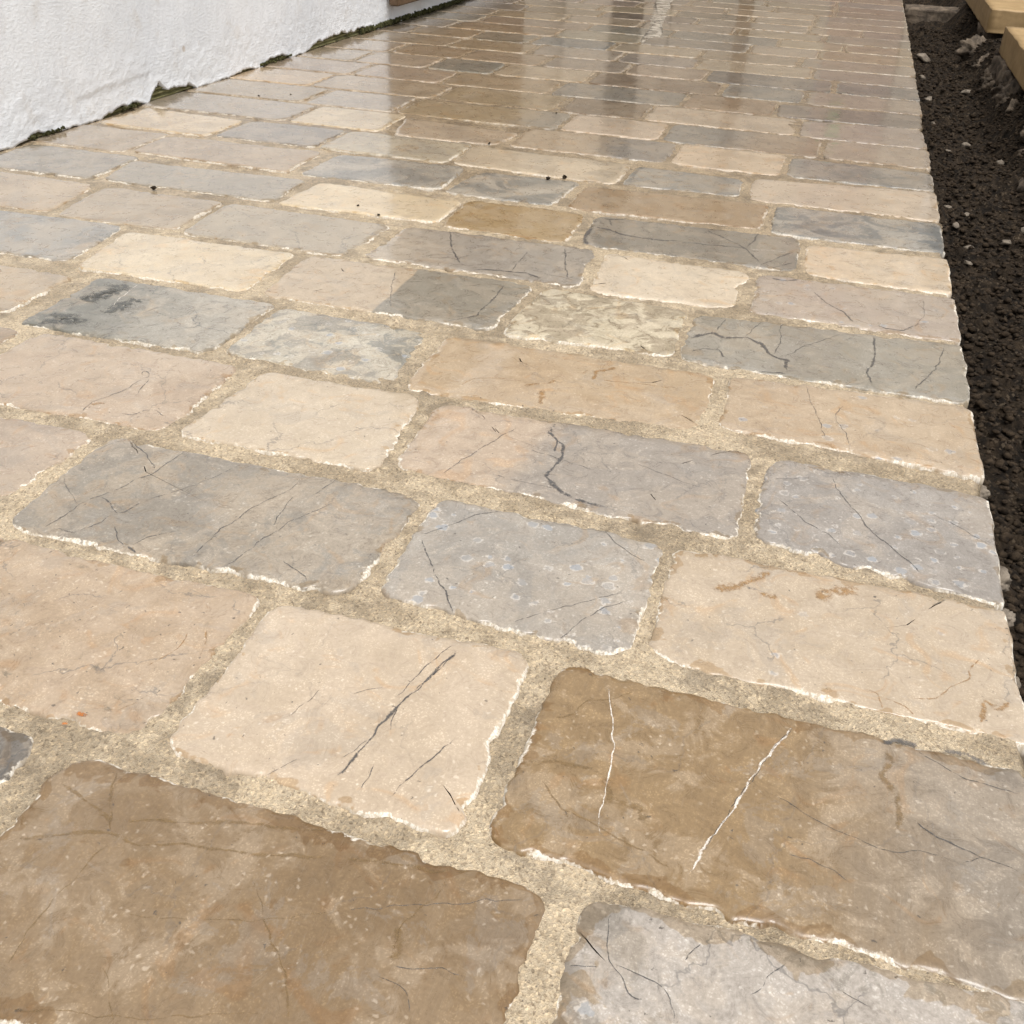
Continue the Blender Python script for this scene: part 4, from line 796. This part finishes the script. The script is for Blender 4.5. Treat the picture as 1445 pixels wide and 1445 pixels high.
M['plaster_pink'] = rough_mat('pink_plaster', (.34, .25, .20), (.42, .32, .27), 8, .3, .003)
M['dark'] = rough_mat('dark_opening', (.055, .046, .036), (.085, .07, .055), 8, .2, .002, .5)
M['white_paint'] = rough_mat('white_paint', (.72, .71, .69), (.80, .79, .77), 10, .2, .002, .5)
M['green'] = rough_mat('green_paint', (.08, .30, .10), (.11, .38, .13), 10, .2, .002, .5)
M['roof'] = rough_mat('roof_tile', (.20, .10, .06), (.28, .15, .09), 20, .4, .004)
M['glass'] = rough_mat('window_glass', (.03, .035, .04), (.04, .045, .05), 3, .05, .001, .08, spec=.6)

# ------------------------------------------------------------------ pavement: mortar bed
ys = [0.0]
while ys[-1] < 6.02:
    ys.append(ys[-1] + 0.0032 + 0.0011 * ys[-1] ** 1.3)
ys = np.array(ys)
xs = np.concatenate([np.arange(-1.49, -.75, .012), np.arange(-.75, EDGE_X - .006, .0042)])
XX, YY = np.meshgrid(xs, ys)
ZZ = -0.0019 + .0030 * fbm(XX, YY, 14, 3) + .0030 * fbm(XX, YY, 70, 3) + .0014 * (rng.random(XX.shape) - .5)
ZZ = np.minimum(ZZ, -.0013)
for rec in STONES:                                  # keep the bed well below the stones it carries
    c = rec[0]
    inside = (XX > max(c[0], c[6]) + .016) & (XX < min(c[2], c[4]) - .016) & (YY < min(c[1], c[3]) - .016) & (YY > max(c[5], c[7]) + .016)
    ZZ[inside] = -.012
# side of the bed, dropping to the soil
ex = EDGE_X - .006 + .008 * fbm(ys, ys * 0, 22, 3)
side = []
for dz, ox in ((-.010, .004), (-.022, .002), (-.035, .006), (-.05, .003), (-.07, .010), (-.10, .016), (-.14, .02)):
    side.append(np.stack([ex + ox + .010 * fbm(ys, ys * 0 + dz * 30, 40, 3), ys, np.full_like(ys, dz)], -1))
P = np.stack([XX, YY, ZZ], -1)
P = np.concatenate([P, np.stack(side, 1)], 1)
pavement = grid_obj('pavement', P, M['mortar'], flip=True)
tag(pavement, 'wet limestone paving laid in courses with sandy mortar joints', kind='structure')

# ------------------------------------------------------------------ paving stones


def outline(c, step, rad, jag):
    """irregular rounded quad; returns (n,2) points, counter clockwise seen from above"""
    pts = [np.array(c[2 * i:2 * i + 2]) for i in (3, 2, 1, 0)]       # NL NR FR FL
    out = []
    for i in range(4):
        p0, p1, p2 = pts[i - 1], pts[i], pts[(i + 1) % 4]
        r = rad * random.uniform(.75, 1.6)
        a = p1 + (p0 - p1) / np.linalg.norm(p0 - p1) * r
        b = p1 + (p2 - p1) / np.linalg.norm(p2 - p1) * r
        for t in np.linspace(0, 1, 7):
            out.append((1 - t) ** 2 * a + 2 * t * (1 - t) * p1 + t * t * b)
    out = np.array(out + [out[0]])
    seg = np.linalg.norm(np.diff(out, axis=0), axis=1); cum = np.concatenate([[0], np.cumsum(seg)])
    n = max(24, int(cum[-1] / step))
    t = np.linspace(0, cum[-1], n, endpoint=False)
    q = np.stack([np.interp(t, cum, out[:, 0]), np.interp(t, cum, out[:, 1])], -1)
    k = max(1, int(.006 / step))
    for _ in range(k): q = (np.roll(q, 1, 0) + q * 2 + np.roll(q, -1, 0)) / 4
    tg = np.roll(q, -1, 0) - np.roll(q, 1, 0); tg /= np.linalg.norm(tg, axis=1)[:, None]
    nrm = np.stack([-tg[:, 1], tg[:, 0]], -1)            # inward for ccw
    so = random.uniform(0, 90)
    w = .0042 * fbm(q[:, 0] + so, q[:, 1] + so, 20, 2) + jag * fbm(q[:, 0] + so, q[:, 1] - so, 110, 3)
    if step < .006:
        for _ in range(random.randint(3, 8)):             # chips knocked out of the arris
            i0 = random.randrange(n); wd = random.uniform(.004, .012) / step
            dd = np.minimum(np.abs(np.arange(n) - i0), n - np.abs(np.arange(n) - i0))
            w = w + random.uniform(.0015, .0055) * np.clip(1 - (dd / wd) ** 2, 0, 1)
    return q + nrm * (w - .0056)[:, None], nrm


def make_stone(i, rec):
    c, A, B, split, (ring, crack, speck, damp, mott, soft), row = rec
    cx = sum(c[0::2]) / 4; cy = sum(c[1::2]) / 4
    dist = math.hypot(cx, cy)
    step = .0026 if dist < 1.0 else (.0036 if dist < 1.6 else (.006 if dist < 2.6 else .010))
    q, nrm = outline(c, step, .0125, .0036)
    q[:, 0] = np.minimum(q[:, 0], EDGE_X + .002 + .0035 * fbm(q[:, 0] * 0, q[:, 1], 30, 3))
    q = q - np.array([cx, cy])
    n = len(q)
    hx, hy = np.abs(q[:, 0]).max(), np.abs(q[:, 1]).max()
    so = random.uniform(0, 50)
    wv = 1 + 1.1 * fbm(q[:, 0] + so, q[:, 1], 90, 3)
    wl = 1 + .9 * fbm(q[:, 0], q[:, 1] + so, 25, 2)
    rings = [(-.02, -.045, None), (0.0, -.0036, None), (.0014, -.0014, wv), (.0030, -.0004, wv * wl), (.0058, 0, wl), (.0145, 0, None), (.030, 0, None), (.050, 0, None)]
    sm = nrm.copy()
    for _ in range(int(.012 / step) + 1): sm = (np.roll(sm, 1, 0) + sm + np.roll(sm, -1, 0)) / 3
    V = []; E = []
    for off, z, k in rings:
        o = max(off, 0) * (np.ones(n) if k is None else np.clip(k, .35, 1.6))
        p = q + sm * o[:, None]
        if off >= .012:     # scaled towards the middle so that rounded corners never fold over
            p = q * np.array([1 - off / hx, 1 - off / hy])
        zz = np.full(n, z, float)
        if -.01 < z < 0: zz = zz + .0010 * fbm(q[:, 0] * 1 + so, q[:, 1], 130, 2)
        V.append(np.column_stack([p, zz])); E += [off] * n
    nv = len(rings)
    V = np.concatenate(V + [np.array([[0, 0, 0]])]); E.append(.08)
    F = []
    for r in range(nv - 1):
        for j in range(n):
            k = (j + 1) % n
            F.append((r * n + j, r * n + k, (r + 1) * n + k, (r + 1) * n + j))
    last = (nv - 1) * n
    for j in range(n): F.append((last + j, last + (j + 1) % n, nv * n))
    ob = mesh_obj('paving_stone', V, F, M['stone'], pavement, True, (cx, cy, random.uniform(-.0006, .0006)), {'edge': E})
    ob.rotation_euler = (math.radians(random.gauss(0, .22)), math.radians(random.gauss(0, .22)), 0)
    ob['seed'] = float(i * 1.37 % 29)
    def tone(c_):
        l = lin(c_); g_ = .25 * l[0] + .6 * l[1] + .15 * l[2]
        if (l[0] - l[2]) / l[0] < .28: l = [l[0] * 1.05, l[1], l[2] * .92]
        k_ = .66 + .34 * min(1, max(0, (g_ - .22) / .35)) if (l[0] - l[2]) / l[0] > .45 else (.97 if (l[0] - l[2]) / l[0] < .28 else .96)
        return [(g_ + (v - g_) * .95) * ALB * k_ * w_ for v, w_ in zip(l, (.968, .997, 1.01))]
    ob['tone_a'] = tone(A); ob['tone_b'] = tone(B)
    ob['has_split'] = 1.0 if split else 0.0
    ob['split'] = [float(v) for v in (split or (1, 0, 0))]
    ob['soft'] = float(soft)
    ob['ring'] = float(ring); ob['crack'] = float(crack); ob['speck'] = float(speck); ob['damp'] = float(damp); ob['mottle'] = float(mott)
    return ob


stones = [make_stone(i, r) for i, r in enumerate(STONES)]


def make_vein_mesh(si, tone, w, pl):
    ob = stones[si]
    c = ob.location
    p = np.array(pl).reshape(-1, 2) - np.array([c.x, c.y])
    seg = np.linalg.norm(np.diff(p, axis=0), axis=1); cum = np.concatenate([[0], np.cumsum(seg)])
    n = max(6, int(cum[-1] / .0022))
    t = np.linspace(0, cum[-1], n)
    q = np.stack([np.interp(t, cum, p[:, 0]), np.interp(t, cum, p[:, 1])], -1)
    for _ in range(2):
        q[1:-1] = (q[:-2] + 2 * q[1:-1] + q[2:]) / 4
    so = random.uniform(0, 99)
    q[:, 0] += .0024 * fbm(q[:, 0] + so, q[:, 1], 110, 2); q[:, 1] += .0024 * fbm(q[:, 0], q[:, 1] + so, 110, 2)
    tg = np.gradient(q, axis=0); tg /= np.linalg.norm(tg, axis=1)[:, None] + 1e-9
    nr = np.stack([-tg[:, 1], tg[:, 0]], -1)
    hw = (.30 if tone == 'white' else (.31 if w < .0016 else .42)) * w * (1.15 + 1.2 * fbm(t * 1.0 + so, t * 0, 120, 3)) * np.clip(np.minimum(t, cum[-1] - t) / (cum[-1] * .12 + 1e-6) + .3, 0, 1)
    hw = np.maximum(hw, .00018)
    lift = .00028
    V = []; A = []
    for side in (-1.9, -.9, 0, .9, 1.9):
        V.append(np.column_stack([q + nr * (hw * side)[:, None], np.full(n, lift + (0 if abs(side) < 1 else -.00012))])); A += [1.0 if abs(side) > 1 else (.45 if side else 0.0)] * n
    endf = np.tile(np.clip(np.minimum(t, cum[-1] - t) / (cum[-1] * .10 + 1e-6), .2, 1), 5)
    A = 1 - (1 - np.array(A)) * endf
    V = np.concatenate(V)
    F = []
    for b in range(4):
        for j in range(n - 1):
            F.append((b * n + j, b * n + j + 1, (b + 1) * n + j + 1, (b + 1) * n + j))
    F = [f[::-1] for f in F]
    return mesh_obj('vein', V, F, M['vein_' + tone], ob, True, None, {'across': A})


for r in VEINS: make_vein_mesh(*r)


def lump(name, loc, size, mat, parent=None, sub=2, rough=.35, rot=None, squash=(1, 1, 1)):
    import bmesh
    bm = bmesh.new()
    bmesh.ops.create_icosphere(bm, subdivisions=sub, radius=1.0)
    so = Vector((random.uniform(0, 50), random.uniform(0, 50), random.uniform(0, 50)))
    for v in bm.verts:
        d = 1 + rough * mnoise.noise(v.co * 1.1 + so) + rough * .5 * mnoise.noise(v.co * 2.7 + so) + (rough * .45 * mnoise.noise(v.co * 6.5 + so) + rough * .25 * mnoise.noise(v.co * 13 + so) if sub > 3 else 0)
        v.co = Vector((v.co.x * size[0] * squash[0], v.co.y * size[1] * squash[1], v.co.z * size[2] * squash[2])) * d
    me = bpy.data.meshes.new(name); bm.to_mesh(me); bm.free()
    me.polygons.foreach_set('use_smooth', [True] * len(me.polygons))
    me.materials.append(mat)
    ob = bpy.data.objects.new(name, me); col.objects.link(ob)
    ob.location = loc
    ob.rotation_euler = rot or (random.uniform(-.3, .3), random.uniform(-.3, .3), random.uniform(0, 6.28))
    if parent: ob.parent = parent
    return ob


# mortar that squeezed out over the edge
for (y, dx, s_) in ((.86, .020, .016), (.80, .026, .011), (.71, .012, .012), (1.17, .014, .010), (1.02, .012, .013), (1.30, .010, .009), (.62, .010, .010), (1.52, .008, .008), (1.95, .008, .009)):
    lump('mortar_blob', (EDGE_X + dx * .35, y, -.038), (s_ * .8, s_ * 1.0, s_ * .6), M['pebble'], pavement, 4, .45)

# a thin pale, partly transparent streak laid over the far stones
sp = np.array(STREAK)
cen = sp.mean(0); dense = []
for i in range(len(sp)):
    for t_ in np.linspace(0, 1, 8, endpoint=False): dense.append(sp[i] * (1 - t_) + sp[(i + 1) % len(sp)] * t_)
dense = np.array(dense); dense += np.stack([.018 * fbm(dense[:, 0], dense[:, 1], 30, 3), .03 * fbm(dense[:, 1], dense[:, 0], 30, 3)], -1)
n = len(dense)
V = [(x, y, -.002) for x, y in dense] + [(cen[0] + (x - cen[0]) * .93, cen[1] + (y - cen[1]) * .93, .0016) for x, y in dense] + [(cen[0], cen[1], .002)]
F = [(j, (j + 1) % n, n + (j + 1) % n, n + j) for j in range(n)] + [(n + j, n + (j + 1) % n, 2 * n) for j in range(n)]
mesh_obj('streak_sheet', V, F, M['streak'], pavement)

# ------------------------------------------------------------------ soil in the trench and ground all around
xs = np.concatenate([np.arange(.17, .62, .0045), np.arange(.62, 3.2, .06)])
ys = [.0]
while ys[-1] < 7.0: ys.append(ys[-1] + .0045 + .0016 * ys[-1] ** 1.2)
ys = np.array(ys)
XX, YY = np.meshgrid(xs, ys)
bank = np.clip((XX - .39 + .05 * fbm(XX, YY, 5, 2)) / .10, 0, 1); bank = bank * bank * (3 - 2 * bank)
clod = np.abs(fbm(XX, YY, 38, 4))
ZZ = -.085 + .030 * fbm(XX, YY, 6, 3) + .018 * fbm(XX, YY, 30, 4) + .016 * clod + bank * (.085 + .02 * fbm(XX, YY, 16, 4))
near = np.clip((XX - .20) / .05, 0, 1)
ZZ = ZZ + .012 * (1 - near)
soil = grid_obj('soil', np.stack([XX, YY, ZZ], -1), M['soil'], flip=True)
tag(soil, 'bare dark crumbly soil in the trench beside the paving', kind='structure')
g = np.stack(np.meshgrid(np.linspace(-60, 60, 25), np.linspace(-40, 90, 27)), -1)
ground = grid_obj('ground', np.concatenate([g, np.full(g.shape[:2] + (1,), -.16)], -1), M['soil'], flip=True)
tag(ground, 'dark earth ground all around', kind='structure')


def soil_z(x, y):
    i = int(np.argmin(np.abs(ys - y))); j = int(np.argmin(np.abs(xs - x)))
    return float(ZZ[i, j])


# loose crumbs of soil: one mass
t = (1 + 5 ** .5) / 2
ico = np.array([(-1, t, 0), (1, t, 0), (-1, -t, 0), (1, -t, 0), (0, -1, t), (0, 1, t), (0, -1, -t), (0, 1, -t), (t, 0, -1), (t, 0, 1), (-t, 0, -1), (-t, 0, 1)]) / 1.9
icf = np.array([(0, 11, 5), (0, 5, 1), (0, 1, 7), (0, 7, 10), (0, 10, 11), (1, 5, 9), (5, 11, 4), (11, 10, 2), (10, 7, 6), (7, 1, 8), (3, 9, 4), (3, 4, 2), (3, 2, 6), (3, 6, 8), (3, 8, 9), (4, 9, 5), (2, 4, 11), (6, 2, 10), (8, 6, 7), (9, 8, 1)])
N = 15000
cy = .5 + 4.6 * rng.random(N) ** 1.5; cx = .205 + .30 * rng.random(N)
iy = np.searchsorted(ys, cy).clip(0, len(ys) - 1); ix = np.searchsorted(xs, cx).clip(0, len(xs) - 1)
cz = ZZ[iy, ix]
sz = .0016 + .0050 * rng.random(N) ** 2.6
jit = 1 + .55 * (rng.random((N, 12, 3)) - .5)
V = ico[None] * jit * sz[:, None, None] * np.array([1.2, 1, .75]) + np.stack([cx, cy, cz + sz * .3], -1)[:, None, :]
F = (icf[None] + (np.arange(N) * 12)[:, None, None]).reshape(-1, 3)
me = bpy.data.meshes.new('soil_crumbs')
me.vertices.add(N * 12); me.vertices.foreach_set('co', V.reshape(-1).astype(np.float32))
me.loops.add(len(F) * 3); me.loops.foreach_set('vertex_index', F.reshape(-1).astype(np.int32))
me.polygons.add(len(F)); me.polygons.foreach_set('loop_start', (np.arange(len(F)) * 3).astype(np.int32))
me.update(calc_edges=True); me.materials.append(M['crumb'])
crumbs = bpy.data.objects.new('soil_crumbs', me); col.objects.link(crumbs)
tag(crumbs, 'loose crumbs of dark soil covering the trench floor', 'soil', kind='stuff')

# ------------------------------------------------------------------ white wall on the left
wy = np.arange(1.0, 5.0, .0045)


def bottom_z(y):
    z = -.001 + .005 * fbm(y, y * 0, 30, 3) + .002 * fbm(y, y * 0 + 3, 120, 2)
    for a, b, h, sh in ((1.66, 1.80, .012, 2), (1.93, 2.09, .013, 2), (2.10, 2.30, .016, 6), (2.115, 2.175, .017, 2), (2.45, 2.58, .008, 2), (2.62, 2.78, .014, 3), (2.86, 3.40, .024, 3), (3.40, 4.6, .012, 2)):
        u = (y - a) / (b - a); m = np.clip(1 - np.abs(2 * u - 1) ** sh, 0, 1) * ((u > 0) & (u < 1))
        z = z + h * m * (1 + .5 * fbm(y, y * 0 + 9, 60, 3))
    return z


zb = np.maximum(bottom_z(wy), -.004)
zl = np.concatenate([np.linspace(0, .09, 22), np.linspace(.105, .4, 16), np.array([.6, .9, 1.3, 1.8])])
ZW = zb[:, None] + zl[None, :] * (1 - zb[:, None] / 3)
YW = np.repeat(wy[:, None], len(zl), 1)
XW = WALL_X + .003 * fbm(YW, ZW, 3, 2) + .0010 * fbm(YW, ZW, 22, 3) + .0012 * fbm(YW, ZW, 120, 2)
patch = ((YW > 1.86 + .02 * fbm(YW, ZW, 15, 2)) & (YW < 2.12) & (ZW < .052 + .02 * fbm(YW, ZW, 9, 2)))
XW = XW - .0016 * patch
lip = np.clip(1 - (ZW - zb[:, None]) / .012, 0, 1)
XW = XW + .002 * lip * (.5 + fbm(YW, ZW, 30, 2))
front = np.stack([XW, YW, ZW], -1)
back = front[:, :1].copy(); back[:, :, 0] = WALL_X - .022
top_b = front[:, -1:].copy(); top_b[:, :, 0] = WALL_X - .022
wall = empty('white_wall', (WALL_X, 3.0, 0))
def under(o, p):
    o.parent = p; o.matrix_parent_inverse = Matrix.Translation(p.location).inverted()
coat = grid_obj('render_coat', np.concatenate([back, front, top_b], 1), M['render']); under(coat, wall)
# ribbed board behind the coat
bz = np.linspace(-.03, 1.79, 1400)
bz = np.concatenate([np.linspace(-.03, .15, 160), np.linspace(.16, 1.78, 8)])
by = np.linspace(1.0, 4.98, 500)
YB, ZB = np.meshgrid(by, bz, indexing='ij')
XB = WALL_X - .010 + .0045 * np.sin(ZB * 2 * math.pi / .0095) * (ZB < .15) + .003 * fbm(YB, ZB, 25, 3)
board = grid_obj('ribbed_board', np.stack([XB, YB, ZB], -1), M['board']); under(board, wall)
core = mesh_obj('wall_core', [(WALL_X + x, y, z) for x in (-.25, -.026) for y in (1.0, 4.99) for z in (-.1, 1.8)], [(0, 1, 3, 2), (4, 6, 7, 5), (0, 4, 5, 1), (2, 3, 7, 6), (1, 5, 7, 3), (0, 2, 6, 4)], M['plaster'], None, False); under(core, wall)
tag(wall, 'white rough rendered wall with broken bottom edge along the paving', 'wall')

# moss and dirt packed along the foot of the wall
V = []; F = []
rr = random.Random(3)
for k in range(400):
    y = 3.25 + 1.0 * rr.random() ** 1.2 if k < 330 else rr.choice((2.03, 2.64, 2.70, 2.75, 1.73, 1.78)) + rr.uniform(-.03, .03)
    s_ = rr.uniform(.0015, .0045) * (1.0 if k < 330 else .6)
    b = len(V)
    for v in ico:
        V.append((WALL_X + rr.uniform(-.002, .008) + v[0] * s_, y + v[1] * s_ * 1.4, .002 + rr.random() * (.016 if k < 330 else .008) * 1.0 + v[2] * s_))
    F += [tuple(int(i) + b for i in f) for f in icf]
moss = mesh_obj('moss', V, F, M['moss'], None, False)
tag(moss, 'dark green moss and dirt along the foot of the wall', 'moss', kind='stuff')


def bevel_box(name, x0, x1, y0, y1, z0, z1, mat, parent=None, bev=.004, rough=0.0, cuts=0):
    import bmesh
    bm = bmesh.new()
    bmesh.ops.create_cube(bm, size=1.0)
    for v in bm.verts:
        v.co = Vector(((x0 + x1) / 2 + v.co.x * (x1 - x0), (y0 + y1) / 2 + v.co.y * (y1 - y0), (z0 + z1) / 2 + v.co.z * (z1 - z0)))
    if cuts: bmesh.ops.subdivide_edges(bm, edges=bm.edges[:], cuts=cuts, use_grid_fill=True)
    else: bmesh.ops.bevel(bm, geom=bm.edges[:], offset=bev, segments=2, affect='EDGES')
    if rough:
        so = Vector((random.uniform(0, 40),) * 3)
        for v in bm.verts:
            n = mnoise.noise_vector(v.co * 22 + so) * rough + mnoise.noise_vector(v.co * 70 + so) * rough * .5
            v.co += n
    me = bpy.data.meshes.new(name); bm.to_mesh(me); bm.free()
    if cuts: me.polygons.foreach_set('use_smooth', [True] * len(me.polygons))
    me.materials.append(mat)
    ob = bpy.data.objects.new(name, me); col.objects.link(ob)
    if parent:
        under(ob, parent)
    return ob


# brown timber shutter on the wall, farther along
sh = empty('timber_shutter', (WALL_X, 4.2, .1))
for k in range(7):
    y0 = 3.46 + k * .215
    bevel_box('board', WALL_X + .012, WALL_X + .045, y0, y0 + .21, .062, 1.62, M['timber'], sh, .004)
bevel_box('rail', WALL_X + .0455, WALL_X + .065, 3.47, 4.95, .30, .38, M['timber'], sh, .003)
bevel_box('rail', WALL_X + .0455, WALL_X + .065, 3.47, 4.95, 1.30, 1.38, M['timber'], sh, .003)
tag(sh, 'dark brown timber boards hung on the white wall', 'shutter')

# ------------------------------------------------------------------ coping slabs and footing beyond the trench
def slab(y0, y1, label):
    o = bevel_box('limestone_slab', .463, .95, y0, y1, .026, .100, M['slab'], None, .004, .0022, 22)
    tag(o, label, 'slab', 'limestone slabs along the trench')
    return o
slab(2.75, 3.818, 'tan limestone slab with chipped upper edge beside the trench, in front of the gap')
slab(4.278, 5.4, 'tan limestone slab whose end face looks across the gap between slabs')
for (x0, x1, y0, y1, z0, z1, m, lab) in (
        (.490, .60, 3.10, 3.40, -.07, .024, 'footing_light', 'yellowish footing stone standing under the front slab'),
        (.488, .60, 2.93, 3.07, -.09, -.005, 'footing', 'grey brown footing stone below the front slab, beside the yellowish one'),
        (.455, .62, 3.55, 3.80, -.08, .022, 'footing', 'rough dark footing stone under the end of the front slab'),
        (.478, .66, 3.86, 4.22, -.09, -.005, 'footing', 'rough dark rubble stone in the gap between the slabs'),
        (.468, .62, 4.36, 4.60, -.08, .022, 'footing', 'leaning grey footing stone under the slab behind the gap')):
    o = bevel_box('footing_stone', x0, x1, y0, y1, z0, z1, M[m], None, .006, .012, 9)
    tag(o, lab, 'stone')
rk = random.Random(5)
for k in range(16):
    y = 2.35 + k * .125 + rk.uniform(-.03, .03); s_ = rk.uniform(.022, .045)
    o = lump('rubble_stone', (.462 + rk.uniform(-.01, .03), y, -.05 + rk.uniform(-.02, .03)), (s_ * .8, s_ * 1.3, s_), M['footing'], None, 4, .75)
    tag(o, 'rough brown lump of rubble in the bank below the slabs', 'rubble', 'rubble lumps in the trench bank')
o = bevel_box('end_block', .225, .60, 5.36, 5.55, -.10, -.02, M['footing'], None, .006, .010, 9)
tag(o, 'rough brownish stone block closing the far end of the trench', 'stone')

# pale pebbles lying in the soil
for k, (x, y, s_) in enumerate([(.335, 2.92, .018), (.285, 2.80, .009), (.262, 2.30, .010), (.30, 2.28, .012), (.262, 2.13, .012), (.285, 2.05, .010), (.35, 2.08, .016), (.275, 1.93, .009), (.40, 2.2, .015), (.325, 1.80, .006), (.262, 3.45, .016), (.275, 4.3, .03), (.262, 3.9, .018), (.27, 3.2, .010), (.30, 1.03, .010), (.285, .99, .007), (.30, .93, .008), (.31, 1.05, .006), (.27, .98, .007), (.40, 2.75, .014), (.38, 3.6, .02), (.33, 1.45, .005)]):
    o = lump('pebble', (x, y, soil_z(x, y) + s_ * .25), (s_ * .95, s_ * .6, s_ * .36), M['pebble'], None, 2, .75)
    lab = {.03: 'largest pale stone in the soil, lying near the rough block that closes the trench', .02: 'flat pale stone in the soil at the foot of the rubble below the slab gap'}.get(s_, 'small pale pebble lying in the dark soil of the trench')
    tag(o, lab, 'pebble', 'pale pebbles in the soil')
# crumbs of earth on the wet stones
for k, (x, y) in enumerate(CRUMBS):
    s_ = .0040 if k < 3 else .0022
    o = lump('earth_crumb', (x, y, s_ * .55), (s_ * 1.1, s_ * .8, s_ * .6), M['crumb'], None, 3, 1.1)
    tag(o, 'tiny dark crumb of earth lying on the wet paving', 'crumb', 'earth crumbs on the paving')

# ------------------------------------------------------------------ the house the path leads to (above the frame; seen as reflections)
gap_scr = empty('gap_screen', (-1.9, 6.62, 0))  # added out of view: fills the sky gap so its mirrored band dims
bevel_box('screen_face', -3.4, -1.62, 6.62, 6.78, -.15, 2.2, M['plaster'], gap_scr, .006)
bevel_box('coping', -3.42, -1.61, 6.58, 6.82, 2.203, 2.27, M['slab'], gap_scr, .006)
tag(gap_scr, 'unseen pale screen added beside the house to dim the bright gap mirrored in the wet paving', 'wall')
hs = empty('house', (0, 6.7, 0))
FY = 6.5
def hb(name, x0, x1, z0, z1, mat, dy=0.0, th=.12, parent=None):
    return bevel_box(name, x0, x1, FY + dy, FY + dy + th, z0, z1, M[mat], parent or hs, .004)
hb('wall', -1.60, -1.33, -.1, 2.6, 'plaster')
hb('door', -1.325, -1.145, -.05, 2.1, 'dark', .06, .05)
hb('wall', -1.14, -.985, -.1, 2.6, 'plaster')
hb('wall', -.98, -.60, -.1, 2.6, 'plaster')
hb('post', -.585, -.51, -.1, 2.5, 'timber', -.25, .08)
hb('wall', -.595, -.12, -.1, 2.6, 'plaster')
hb('wall', -.115, .285, -.1, 2.6, 'plaster_pink')
hb('green_panel', -.02, .05, .70, .82, 'green', -.02, .015)
hb('wall', .29, 2.6, -.1, 2.6, 'plaster')
wf = hb('window', .6, 1.5, .8, 1.9, 'white_paint', -.012, .011)
hb('pane', .64, 1.46, .84, 1.86, 'glass', -.020, .007)
bevel_box('roof', -1.9, 2.9, FY - .05, FY + 2.6, 2.605, 2.75, M['roof'], hs, .01)
bevel_box('side_wall', -1.60, -1.48, FY + .125, FY + 2.4, -.1, 2.6, M['plaster'], hs, .004)
tag(hs, 'house front at the far end of the path, mirrored in the wet paving', 'house')
